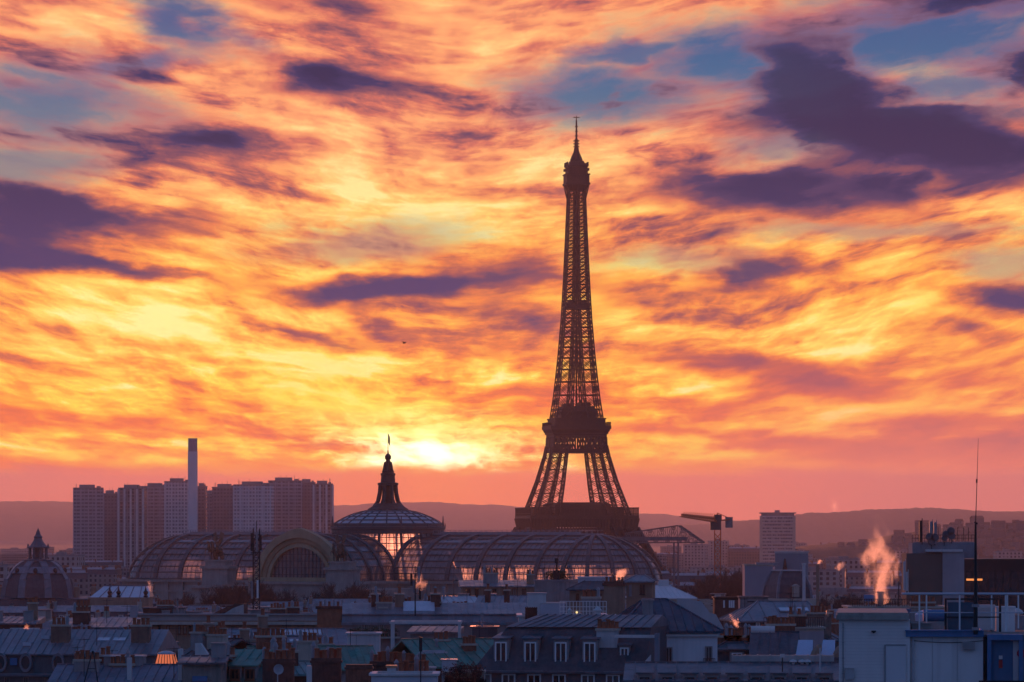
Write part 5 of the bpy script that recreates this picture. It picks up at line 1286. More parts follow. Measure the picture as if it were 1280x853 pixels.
chimney(h.root,h.x(815),2.6,h.z+.7,.7,.6,1.5,greyw,0,cap=greyw)
def mansard_block():
    D=316; h=House('mansard_block','big dark slate mansard block with rows of white dormer windows, bottom centre','apartment house',590,806,D,839,12,M('dark_attic_wall',(.13,.13,.145),.8,.2,.5),rz=-13)
    hl=h.zz(785)-h.z; ins=2.1; w=h.w/2
    b=MB(); x0,x1=-w,w
    b.add([(x0,0,h.z),(x1,0,h.z),(x1,12,h.z),(x0,12,h.z),(x0+2.0,ins,h.z+hl),(x1,ins,h.z+hl),(x1,12-ins,h.z+hl),(x0+2.0,12-ins,h.z+hl)],[(0,1,5,4),(1,2,6,5),(2,3,7,6),(3,0,4,7)])
    b.mi=1; b.add([(x0+1.9,ins-.2,h.z+hl+.01),(x1,ins-.2,h.z+hl+.01),(x1,6,h.z+hl+.8),(x0+3.4,6,h.z+hl+.8),(x1,12-ins+.2,h.z+hl+.01),(x0+1.9,12-ins+.2,h.z+hl+.01)],[(0,1,2,3),(3,2,4,5),(0,3,5),(1,4,2)])
    seams(b,(x0+1.9,ins-.2,h.z+hl),(x1,ins-.2,h.z+hl),(x0+3.4,6,h.z+hl+.8),(x1,6,h.z+hl+.8))
    b.box(x0-.15,x1+.1,-.4,.05,h.z-.16,h.z-.004); h.part(b,'roof',[slate,zincd])
    dm=dormer_mesh(1.05,1.85,1.55,zincd)
    for px in (624,661,699,735):
        o=link('dormer',dm,h.root,(h.x(px),.55,h.zz(834))); window(o,0,-.01,.18,.82,1.5,sub=False,dep=.1)
    o=link('dormer',dormer_mesh(.75,1.0,.9,zincd),h.root,(h.x(777),.9,h.zz(826))); window(o,0,-.01,.1,.6,.8,sub=False)
    for px in (606,636,668,699,735,766,797):
        window(h.root,h.x(px),-.004,h.zz(868),.95,h.zz(843)-h.zz(868),trans=1)
        b=MB(); b.box(-.65,.65,-.3,-.003,0,.16); h.part(b,'window_hood',zincl).location=(h.x(px),0,h.zz(842))
    ch=chimney(h.root,h.x(754),1.6,h.zz(826),1.45,.95,h.zz(786)-h.zz(826),M('white_chimney',(.48,.47,.47),.85,.1,.6,streak=.4),5)
    b=MB(); b.box(h.x(768),h.x(822),-.1,.5,h.zz(797),h.zz(793.5)); h.part(b,'gutter_beam',white)
    b=MB(); b.prism([(h.x(795),h.zz(838)),(h.x(812),h.zz(838)),(h.x(812),h.zz(818))],'y',.1,.3); h.part(b,'gable_upstand',white)
    b=MB(); b.box(h.x(818),h.x(823),-.2,.3,h.zz(836),h.zz(791)); h.part(b,'party_wall',M('blue_grey_wall',(.2,.22,.26),.8,.1,.5))
    aerial(h.root,h.x(762),.8,h.zz(845),1.3,4)
    return h
mansard_block()

# ------------------------------------------------------------------ left and centre-left roofs
h = basic('terrace_block','long terrace block with pale cornice bands over an orange-brown storey, left of centre','apartment house',164,400,560,776,10,tan,'flat',par=.7,cop=M('pale_cornice',(.36,.345,.34),.85,.1,.4),over=.5,rz=-3)
b=MB(); b.box(h.x(163),h.x(172),-.7,.6,h.zz(796),h.zz(757)); h.part(b,'end_pier',M('mauve_pier',(.36,.34,.36),.85,.1,.4))
b=MB(); b.box(-h.w/2+.9,h.w/2,-.9,-.002,h.zz(781),h.zz(777.5)); h.part(b,'balcony_slab',cream)
wins(h,(178,189,199,210,224,231,238,246,255),782,793,4.2,fr=wood,bars=0)
for px,w_,c in ((193,3.6,brickd),(218,1.6,greyw)): b=MB(); b.box(-w_/2,w_/2,0,2.4,0,1.35); b.mi=1; b.box(-w_/2-.15,w_/2+.15,-.2,2.6,1.35,1.5); h.part(b,'roof_hut',[c,zincd]).location=(h.x(px),3,h.z+.06)
b=MB(); pts=[(h.x(262),h.z+.7)]+[(h.x(262)+(h.x(303)-h.x(262))*i/10, h.z+.7+1.35*math.sin(math.pi*.5*i/10)) for i in range(11)]+[(h.x(303),h.z+.7)]; b.prism(pts,'y',1.5,6); b.mi=1; b.prism([(h.x(277),h.z+.72),(h.x(290),h.z+1.5),(h.x(303),h.z+1.95),(h.x(303),h.z+.72)],'y',1.3,1.49); h.part(b,'curved_roof',[brickd,M('pale_end',(.4,.38,.36),.85)])
for px in (220,): b=MB(); b.tube((0,0,0),(0,0,2.3),.12,.12,8); h.part(b,'vent_pipe',greyw).location=(h.x(px),1.2,h.z+.1)
b=MB()
for k in range(34): x=h.x(226)+(h.x(398)-h.x(226))*k/33; b.bar((x,8,h.z+.6),(x,8,h.z+1.75),.05)
b.bar((h.x(226),8,h.z+1.75),(h.x(398),8,h.z+1.75),.07); b.bar((h.x(226),8,h.z+1.2),(h.x(398),8,h.z+1.2),.05); h.part(b,'railing',grey)
for px,w_,hh,m in ((235,2.2,.9,greyw),(250,1.4,.7,zincl),(315,1.2,1.1,greyw),(335,1.8,.9,zinc),(352,1.0,1.3,tan),(372,2.4,.8,zincl)): b=MB(); b.box(-w_/2,w_/2,0,1.2,0,hh); b.box(-w_/2-.06,w_/2+.06,-.06,1.26,hh,hh+.08); h.part(b,'air_unit',m).location=(h.x(px),4.5,h.z+.06)
dish(h.root,h.x(392),3.0,h.z+.4,.62,R(25))
t=thing('brick_stack','orange-brown brick block with dark flues, left of the palace drum above the grey roofs','chimney',(XD(415,520),520,G(520)),R(-8)); z=ZD(758,520)-G(520); b=MB(); b.box(-1.7,1.25,0,1.6,0,z-.3); b.mi=1; b.box(-1.85,1.4,-.15,1.75,z-.3,z); b.build('shaft',[M('orange_brick',(.27,.115,.07),.9,.2,1.4),brickd],t)
for k in range(6): link('chimney_pot',pot_mesh(1 if k%2 else 0),t,(-1.45+.5*k,.8,z))
h = basic('balcony_house','long mauve house with tall windows and plant balcony below the palace drum','apartment house',428,660,470,778,10,M('mauve_stone',(.26,.225,.22),.85,.15,.5),'mansard',zinc,1.0,hl=.9,ins=.5,low=zinc,rz=2)
wins(h,(450,458,477,553,560,592,611,620),780,796,5,fr=cream,bars=1)
b=MB(); b.box(h.x(436),h.x(500),-1.3,-.002,h.zz(798),h.zz(796)); h.part(b,'balcony_slab',cream)
b=MB()
for k in range(40): x=h.x(437)+(h.x(499)-h.x(437))*k/39; b.bar((x,-1.25,h.zz(796)),(x,-1.25,h.zz(788.5)),.03)
b.bar((h.x(437),-1.25,h.zz(788.5)),(h.x(499),-1.25,h.zz(788.5)),.05); h.part(b,'railing',dark)
rn=random.Random(4)
for k in range(11):
    px=440+5.4*k; b=MB(); b.lathe([(.13,0),(.18,.3),(0,.3)],8); 
    for q in range(4): leafball(b,rn,(rn.uniform(-.18,.18),rn.uniform(-.12,.12),.45+rn.uniform(0,.4)),.2,26,.12)
    o=b.build('balcony_plant',[leafm],None,(XD(px,469),469.0-.0,ZD(796,469)+.02)); tag(o,'small leafy pot plant in the row on the mauve house balcony','plant','balcony pot plants')
for px in (470,500,545): chimney(h.root,h.x(px),4,h.z+.9,.9,1.6,2.0,rn.choice((brickd,tan)),3,'y')
b=MB(); b.box(-1.6,1.6,-1.2,1.2,0,.12); o=h.part(b,'skylight',skyl); o.location=(h.x(524),2.4,h.z+1.5); o.rotation_euler=(R(24),0,0)
h = basic('grey_zinc_house','broad grey zinc roof with a striped glazed strip and small skylights, left of centre','house',258,436,400,823,14,greyw,'gable',M('grey_blue_zinc',(.16,.175,.21),.5,.18,.5,streak=.3),2.35,rz=6,seam=.9,rp=.62)
sl_=math.atan2(2.35,14*.62)
for px,yy,w_,d_ in ((274,6.6,1.0,.8),(342,5.9,.95,.8),(372,4.6,.9,.7),(283,5.6,1.2,.7),(322,6.4,.8,.7)): b=MB(); b.box(-w_/2,w_/2,-d_/2,d_/2,0,.14); o=h.part(b,'skylight',skyl); o.location=(h.x(px),yy,h.z+.06+yy*2.35/(14*.62)); o.rotation_euler=(sl_,0,0)
b=MB(); b.box(-1.9,1.9,-.75,.75,0,.1); b.mi=1
for k in range(11): b.box(-1.9+.37*k,-1.83+.37*k,-.77,.77,.1,.2)
o=h.part(b,'glazed_strip',[skyl,brickd]); o.location=(h.x(382),7.0,h.z+.1+7.0*2.35/(14*.62)); o.rotation_euler=(sl_,0,0)
for px,yy in ((264,5),(334,7.5),(308,3)): chimney(h.root,h.x(px),yy,h.z+yy*.24-.2,.8,1.4,2.0,tan,3,'y')
h = basic('white_wall_yard','pair of bright white rendered walls round a roof yard below the mauve balcony','walls',434,474,385,794,4,white,'flat',par=.05,cop=white,cl=0); b=MB(); b.box(h.x(445),h.x(445.7),-.05,-.002,h.zz(809),h.zz(794)); h.part(b,'downpipe',grey)
h = basic('pergola_house','grey-walled roof house behind a white pergola frame, centre left','hut',513,569,372,790,5,M('grey_roughcast',(.25,.235,.235),.9,.12,.8),'shed',zinc,.35,rz=-4,cl=0)
t=thing('pergola','white timber pergola frame wrapped round the grey roof house','pergola',(XD(490,369),369,ZD(826,369))); z=ZD(780,369)-ZD(826,369); w=(575-491)*369/F
for x in (0,w): b=MB(); b.box(x-.1,x+.1,-.1,.1,0,z); b.build('post',white,t)
for x in (0,w): b=MB(); b.box(x-.1,x+.1,4.3,4.5,0,z); b.build('post',white,t)
b=MB(); b.box(-.2,w+.2,-.14,.14,z,z+.2); b.box(-.2,w+.2,4.26,4.54,z,z+.2); b.box(-.12,.12,.14,4.26,z,z+.18); b.box(w-.12,w+.12,.14,4.26,z,z+.18); b.build('beam',white,t)
h = basic('corrugated_hut','dark corrugated hut beside the pergola','hut',590,622,380,787,4,zincd,'flat',par=.1,cop=zincd); b=MB()
for k in range(14): x=-h.w/2+h.w*(k+.5)/14; b.box(x-.04,x+.04,-.06,-.002,h.zz(806),h.z)
h.part(b,'rib',zincd)
h = basic('copper_roof_house','verdigris copper roof sloping down beside the dark mansard block','house',536,640,352,832,9,brickd,'gable',copper,1.9,rz=24,seam=.8)
for px,yy in ((556,2.5),(592,3)): b=MB(); b.box(-1.1,1.1,-.5,.5,0,.5); b.box(-.9,.9,-.4,.4,.5,.62); h.part(b,'roof_vent',zincl).location=(h.x(px),yy,h.z+.5)
chimney(h.root,h.x(603),2.6,h.z+.2,1.0,.6,1.4,brick,4)
# far left
h = basic('flat_eaved_house','dark house under a thin flat blue-grey roof at far left','house',-40,42,480,779,9,brickd,'shed',zinc,.5); b=MB(); b.box(h.x(14),h.x(50),-1.2,-.1,h.zz(800),h.zz(785)); h.part(b,'white_annex',white); 
h = basic('white_block','small bright white rooftop block with a turret cap, left','hut',63,82,425,779,3,M('bluish_white',(.50,.50,.54),.85,.05,.5),'flat',par=.1,cop=white,cl=0); b=MB(); b.lathe([(.3,0),(.3,1.0),(.5,1.05),(.42,1.25),(.2,1.38),(0,1.42)],12); h.part(b,'turret_cap',white,True).location=(h.x(82),-.2,h.zz(790))
t=thing('tall_chimney','tall tapering pale chimney with a sloped shoulder, left of the terrace block','chimney',(XD(106,510),510,G(510))); z=ZD(757,510)-G(510); zs=ZD(772,510)-G(510); b=MB(); b.box(-.75,.3,0,.9,0,zs); b.prism([(-.75,zs),(.3,zs),(.3,z),(-.2,z)],'y',0,.9); b.build('shaft',white,t); o=link('chimney_pot',pot_mesh(0),t,(.05,.45,z))
t=thing('short_chimney','short square pale chimney with two pots, right of the tall tapering one','chimney',(XD(133,510),510,G(510))); z=ZD(764,510)-G(510); b=MB(); b.box(-.3,.3,0,.7,0,z); b.box(-.36,.36,-.06,.76,z-.12,z); b.build('shaft',cream,t); [link('chimney_pot',pot_mesh(0),t,(dx,.35,z)) for dx in (-.14,.14)]
h = basic('blue_roof_house','low blue-grey zinc roof with a pale edge and dark wall, behind the long left roof','house',82,164,450,784,8,M('dark_blue_wall',(.10,.11,.13),.8,.2,.5),'shed',zinc,.75); b=MB(); b.box(-.7,.7,-.06,0,0,.6); h.part(b,'window_shutter',dark).location=(h.x(150),-.004,h.zz(796)); chimney(h.root,h.x(103),-.8,h.zz(800),1.7,.5,.75,brick,7)
for k,(px,w_) in enumerate(((52,2.0),(124,1.8))): b=MB(); b.box(-w_/2,w_/2,-1.6,-.9,h.zz(800),h.zz(791+k)); h.part(b,'low_wall',greyw if k else cream).location=(h.x(px),0,0)
def long_left():
    D=378; h=House('mansard_house','long blue-grey seamed zinc roof over a slate storey with oval dormers, bottom left','apartment house',-45,196,D,842,11,M('blue_grey_wall2',(.17,.18,.20),.8,.15,.5),rz=-7)
    hl=h.zz(817)-h.z; b=r_mansard(h.w,11,h.z,hl,.45,1.85,seam=.62,over=.3); h.part(b,'roof',[M('teal_slate',(.06,.075,.085),.5,.25,1.2),zinc])
    for px in (0,32,73,105):
        b=MB(); n=16; 
        for i in range(n):
            a0,a1=2*math.pi*i/n,2*math.pi*(i+1)/n; q=lambda a,s: (.36*s*math.cos(a),0,.55*s*math.sin(a)+.62)
            p=[q(a0,1),q(a1,1),q(a1,1.45),q(a0,1.45)]; b.add([(x,y-.25,z) for x,y,z in p]+[(x,y+.35,z) for x,y,z in p],[(0,1,2,3),(0,3,7,4),(1,5,6,2),(3,2,6,7),(0,4,5,1)])
        o=b.build('oval_dormer',zinc,h.root,(h.x(px),-.02,h.zz(838))); b=MB(); b.add([(.36*math.cos(2*math.pi*i/n),-.05,.55*math.sin(2*math.pi*i/n)+.62) for i in range(n)],[tuple(range(n))]); b.build('pane',pane,o)
    b=MB(); b.box(h.x(12),h.x(21),-.12,-.02,h.zz(832),h.zz(823)); h.part(b,'blue_tarpaulin',M('blue_tarp',(.02,.14,.30),.6,.1,1))
    b=MB(); b.box(-h.w/2,h.w/2,-.75,-.002,h.z-.25,h.z-.08); h.part(b,'cornice',zincd)
    for px,m,k in ((66,brickd,4),(168,brickd,4)):
        chimney(h.root,h.x(px),3.0,h.z+hl+.4,1.5,.9,1.9,M('tan_chimney',(.2,.13,.1),.9,.25,1),k)
    for px,yy in ((27,2.0),(45,3.6)): b=MB(); b.box(-.35,.35,-.3,.3,0,.3); h.part(b,'roof_vent',skyl).location=(h.x(px),yy,h.z+hl+yy*.33-.1)
    for px in (120,140): b=MB(); b.box(-.5,.5,-.35,.35,0,.08); o=h.part(b,'skylight',skyl); o.location=(h.x(px),3.3,h.z+hl+1.05); o.rotation_euler=(R(18),0,0)
    wins(h,(8,32,56,80,104),846,858,7,fr=greyw); aerial(h.root,h.x(115),2,h.z+hl+.4,2.2); 
long_left()
h = basic('hip_zinc_house','hipped zinc roof with a small bright gable behind the glowing roof lantern, left','house',160,232,386,816,9,brickd,'hip',zincd,1.35,inset=3.4,rz=10)
b=MB(); b.prism([(-1.0,0),(1.0,0),(.95,.85),(-.55,.85)],'y',-.2,1.8); b.mi=1; b.box(-1.1,1.15,-.35,1.9,.85,.95); h.part(b,'bright_gable',[zincl,zinc]).location=(h.x(207),.5,h.z-.05)
h = basic('chimney_house','narrow house end with grey chimneys and steep pale party wall, left of the copper roof','house',229,270,375,818,7,greyw,'gable',slate,1.2,rz=-30)
chimney(h.root,h.x(240),1.0,h.z-.2,1.15,.8,2.0,greyw,4); chimney(h.root,h.x(258),2.2,h.z+.2,.7,.6,1.9,tan,2); b=MB(); b.prism([(-.6,-1.4),(.7,-1.4),(.7,.1),(-.1,1.1),(-.6,1.1)],'y',-.5,-.2); h.part(b,'party_wall',white).location=(h.x(256),0,h.z-.2)
# front left roof, glowing lantern, beige gable
h = basic('zinc_roof_house','dark blue zinc roof in the bottom left corner behind white pipes','house',62,230,318,858,9,zincd,'gable',M('navy_zinc',(.12,.14,.18),.5,.2,.5,streak=.3),1.35,rz=-5)
b=MB(); b.box(h.x(160),h.x(165.5),-.4,-.1,h.zz(850),h.zz(822)); b.box(h.x(224),h.x(229),-.4,.2,h.zz(850),h.zz(811)); h.part(b,'white_upstand',white)
b=MB(); b.box(h.x(116),h.x(166),4.2,5.6,h.z+.8,h.z+1.9); b.mi=1; b.box(h.x(115),h.x(167),4.1,5.7,h.z+1.9,h.z+2.0); h.part(b,'low_wall',[greyw,zincl])
b=MB(); b.bar((h.x(105),-.4,h.z),(h.x(114),.4,h.z+2.4),.06); b.bar((h.x(124),-.4,h.z),(h.x(115),.4,h.z+2.4),.06); b.bar((h.x(110),0,h.z+1.2),(h.x(119),0,h.z+1.2),.05); h.part(b,'roof_trestle',dark)
for px in (8,30,52): pass
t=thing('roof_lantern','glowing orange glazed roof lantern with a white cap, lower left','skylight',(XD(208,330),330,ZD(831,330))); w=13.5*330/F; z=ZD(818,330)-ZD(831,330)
b=MB(); b.frustum(0,0,w,w*.8,0.06,w*.78,w*.6,z); gl=b.build('glazing',emis('lit_lantern_glass',lin((236,120,78))[:3],.75),t)  # orange glow put into the panes as even emission
b=MB()
for k in range(8): f=-1+2*k/7; b.bar((f*w*1.01,-w*.81,.05),(f*w*.79,-w*.61,z),.045)
b.build('glazing_bar',brickd,gl); b=MB(); b.box(-w*1.05,w*1.05,-w*.85,w*.85,-.35,.05); b.build('kerb',dark,t); b=MB(); b.lathe([(w*.85,z),(w*.8,z+.1),(w*.4,z+.22),(0,z+.26)],16); b.build('cap',zincl,t,smooth=True)
h = basic('rough_gable','rough beige rendered gable wall under the grey chimneys, lower left','house',228,276,312,828,8,M('rough_render',(.24,.215,.19),.95,.25,.9),'gable',zincd,.3); 
b=MB(); b.box(-.5,.5,-.3,-.002,-.1,.25); h.part(b,'patch',bluep).location=(h.x(250),0,h.zz(850))
# green copper roofs
h = basic('copper_roof_house','dark green copper roof with dormers, lower left of centre','house',262,336,318,852,8,brickd,'mansard',copper,.9,hl=1.2,ins=1.2,low=M('dark_verdigris',(.07,.135,.125),.6,.25,.6),rz=-12)
for px in (272,293,312): o=link('dormer',dormer_mesh(.9,1.0,.9,copper),h.root,(h.x(px),.2,h.z+.0)); window(o,0,-.01,.1,.65,.75,sub=False,fr=wood)
h = basic('copper_roof_house','pale green ribbed copper roof running behind the foreground chimney stacks','house',322,470,345,836,9,greyw,'gable',copper,1.55,rz=9,seam=.5)
chimney(h.root,h.x(346),4.0,h.z+.4,2.2,.7,2.0,brick,6); 
h = basic('copper_roof_house','lower teal copper roof with a satellite dish at its edge, lower left of centre','house',326,392,322,842,5,brickd,'gable',M('teal_copper',(.13,.25,.25),.55,.2,.6),.75,rz=14,seam=.45)
def stack(px0,px1,ytop,D,label,m,npots,white_side=False,rz=0,group=None):
    w=(px1-px0)*D/F; z=ZD(ytop,D)-G(D); t=thing('chimney_stack',label,'chimney',(XD((px0+px1)/2,D),D,G(D)),R(rz),group); b=MB(); b.box(-w/2,w/2,0,1.1,0,z-.3); b.mi=1; b.box(-w/2-.08,w/2+.08,-.08,1.18,z-.3,z-.16); b.box(-w/2,w/2,0,1.1,z-.16,z); b.build('shaft',[m,brickd],t)
    if white_side: b=MB(); b.box(-w/2-.3,-w/2+.05,-.06,1.14,0,z-.5); b.build('rendered_edge',white,t)
    for k in range(npots): x=-w/2+w*(k+.5)/npots; o=link('chimney_pot',pot_mesh(0 if k%4 else 1),t,(x,.3 if k%2 else .75,z)); o.scale=(1.1,1.1,random.uniform(.8,1.4))
    return t
stack(328,367,824,305,'low wide chimney wall with a long row of dark red pots, left of the dish',brickd,11)
stack(389,426,823,298,'tall dark brick stack with a white left edge and metal-capped pots, lower left of centre',brickd,8,True)
stack(432,465,831,296,'plain dark brick stack without pots right of the white-edged one',brick,0)
stack(462,532,827,330,'long low chimney wall crowned with many pots below the pergola',brickd,14)
stack(492,536,840,300,'dark brick stack above the white wall at the bottom, left of the copper roof',brickd,7)
t=thing('satellite_dish','round pale satellite dish beside the white-edged brick stack','dish',(XD(347,300),300,ZD(853,300)),R(20)); o=dish(None,0,0,0,.34); o.parent=t; o.location=(0,0,0); KIDS.setdefault(t.name,[]).append(o); o.name='reflector'
h = basic('white_wall_house','bright white low wall along the bottom edge beneath the dark stacks','walls',464,546,292,846,5,M('bluish_white2',(.52,.53,.57),.85,.05,.5),'flat',par=.05,cop=white,cl=0); chimney(h.root,h.x(489),.8,h.z-.3,.55,.5,1.0,white,0,cap=M('warm_cap',(.5,.25,.15),.6)); b=MB(); b.bar((0,0,-.5),(0,0,1.8),.07); b.bar((0,0,1.6),(.0,0,2.5),.2); h.part(b,'pipe',dark).location=(h.x(526),-.3,h.z)
h = basic('shrub_terrace','small terrace overgrown with dark red creeper beside the dark mansard block','terrace',556,604,310,848,5,brickd,'flat',par=.3)
b=MB(); rn=random.Random(9); [leafball(b,rn,(rn.uniform(-1.3,1.3),rn.uniform(-.3,.6),rn.uniform(-.4,.7)),rn.uniform(.2,.5),80,.13) for _ in range(26)]; [b.tube((x*.4,.1,-.9),(x,0,.5),.03,.012,5) for x in (-1.1,-.5,.1,.7,1.2)]; tag(b.build('creeper',M('russet_leaves',(.10,.035,.03),.9,.35,2),None,(XD(582,309),309,ZD(846,309))),'dark russet creeper bush hanging over the terrace edge beside the mansard','shrub')
b=MB(); b.box(-.4,.4,-.3,.3,0,1.1); b.mi=1; b.box(-.45,.45,-.35,.35,1.1,1.2); tag(b.build('pale_crate',[greyw,white],None,(XD(537,309),309,ZD(856,309))),'pale box standing on the roof right of the white wall','box')
for px,D,yt,yb,lab,n in ((519,440,708,770,'thin dark aerial mast with antenna panels beside the right glass vault',4),):
    mast(px,D,yt,yb,lab,n)
for px,D,yt,yb,lab in ((97,360,808,850,'slender dark aerial pole in front of the long left roof'),(140,350,812,850,'second dark aerial pole right of the first, before the long left roof'),(438,372,786,826,'thin aerial pole rising from the pale copper roof')):
    b=MB(); hh=ZD(yt,D)-ZD(yb,D); b.tube((0,0,-2.5),(0,0,hh),.035,.025,5); b.bar((-.45,0,hh-.1),(.45,0,hh-.1),.03)
    for k in range(5): b.bar((-.4+.2*k,-.2,hh-.1),(-.4+.2*k,.2,hh-.1),.02)
    tag(b.build('aerial_pole',dark,None,(XD(px,D),D,ZD(yb,D))),lab,'aerial')

# ------------------------------------------------------------------ right: plant tower, dark glass block, white foreground roof
def plant_tower():
    D=600; m=D/F; h=House('plant_tower','blocky concrete rooftop plant tower crowded with antennas, right','building',1133,1204,D,692,7,M('olive_panel',(.105,.105,.095),.8,.06,.3),rz=0)
    b=MB(); b.box(h.x(1178),h.x(1205),-.35,7.2,0,h.zz(690)); h.part(b,'pale_wing',M('mauve_concrete',(.33,.32,.34),.85,.08,.4))
    b=MB(); b.box(h.x(1142),h.x(1221),2.0,8,0,h.zz(679)); h.part(b,'upper_block',M('blue_concrete',(.23,.245,.27),.85,.12,.4))
    b=MB(); b.box(h.x(1158),h.x(1203),-.6,7.4,h.zz(690)+.002,h.zz(687)); h.part(b,'coping',white)
    b=MB(); b.box(h.x(1143),h.x(1221),2.0,2.1,h.zz(679)+.01,h.zz(679)+.15); h.part(b,'upper_coping',grey)
    b=MB()
    for k in range(21): x=h.x(1142)+(h.x(1220)-h.x(1142))*k/20; b.bar((x,2.1,h.zz(679)),(x,2.1,h.zz(669)),.06)
    for z in (669,673): b.bar((h.x(1142),2.1,h.zz(z)),(h.x(1220),2.1,h.zz(z)),.06)
    h.part(b,'railing',dark)
    for px,yt,yb,w_,mm in ((1152,651,678,.32,dark),(1165,652,680,.36,grey),(1170,653,680,.3,grey),(1133,715,739,.3,white),(1130,702,738,.25,white)):
        b=MB(); b.box(-w_/2,w_/2,-.2,.2,0,(yb-yt)*m); b.tube((w_*.7,.1,-.3),(w_*.7,.1,(yb-yt)*m+.3),.05); h.part(b,'panel_antenna',mm).location=(h.x(px),1.6 if px>1140 else -.4,h.zz(yb))
    for px,py,r in ((1163,671,.5),(1170,672,.55),(1166,677,.5),(1184,668,.5),(1190,664,.55),(1191,670,.5),(1182,673,.4)):
        b=MB(); b.tube((0,0,0),(0,-.4,0),r,r*.9,14); b.tube((0,.1,-1.0),(0,.1,.3),.07); h.part(b,'drum_antenna',M('drum_grey',(.09,.10,.115),.6)).location=(h.x(px),1.7,h.zz(py))
    for px in (1175,1199,1207,1213): b=MB(); b.tube((0,0,0),(0,0,1.7),.04); h.part(b,'whip_aerial',dark).location=(h.x(px),2.6,h.zz(676))
    b=MB(); b.box(h.x(1200),h.x(1222),-.3,4,0,h.zz(710)); h.part(b,'lower_wing',M('dark_teal_wall',(.06,.07,.075),.7,.15,.5))
plant_tower()
def dark_glass():
    D=520; h=House('glass_block','low dark glass block with a lit orange lamp strip, right edge','building',1207,1310,D,714,9,pane,rz=-6,wname='glass_wall')
    b=MB(); b.box(-h.w/2-.1,h.w/2+.1,-.4,9.2,h.z+.003,h.zz(699)); h.part(b,'roof_band',dark)
    b=MB()
    for k in range(12): x=-h.w/2+h.w*k/11; b.box(x-.07,x+.07,-.15,-.002,h.z-5,h.z)
    b.box(-h.w/2,h.w/2,-.18,-.15,h.z-1.0,h.z-.9); h.part(b,'mullion',dark)
    for px,w_ in ((1214,.5),(1225,.3)):
        b=MB(); b.box(-w_,w_,-.5,-.35,0,.22); h.part(b,'lamp',emis('orange_lamp',(1,.32,.08),1.0)).location=(h.x(px),0,h.zz(726))
dark_glass()
h = basic('flat_roof_block','dark flat roof with black fence and steaming flue behind the white foreground building','building',1062,1186,420,763,8,greyw,'flat',par=.2,cl=0)
b=MB(); x0,x1=h.x(1066),h.x(1140)
for k in range(26): x=x0+(x1-x0)*k/25; b.bar((x,.3,h.z+.1),(x,.3,h.z+1.0),.05)
b.bar((x0,.3,h.z+1.0),(x1,.3,h.z+1.0),.06); h.part(b,'fence',dark)
chimney(h.root,h.x(1099.5),1.5,h.z,.5,.5,h.zz(739)-h.z,greyw,0,cap=greyw,name='steaming_flue')
chimney(h.root,h.x(1156),2,h.z,2.2,.6,.75,brick,6)
b=MB(); b.box(-.45,.45,-.02,.05,0,.6); b.bar((0,.04,-.8),(0,.04,0),.06); h.part(b,'blue_panel',M('blue_board',(.12,.28,.5),.6,.05,1)).location=(h.x(1086.5),.5,h.z+.8)
for px in (1124,): b=MB(); b.tube((0,0,0),(0,0,4.2),.05,.04,6); h.part(b,'pole',dark).location=(h.x(px),.5,h.z)
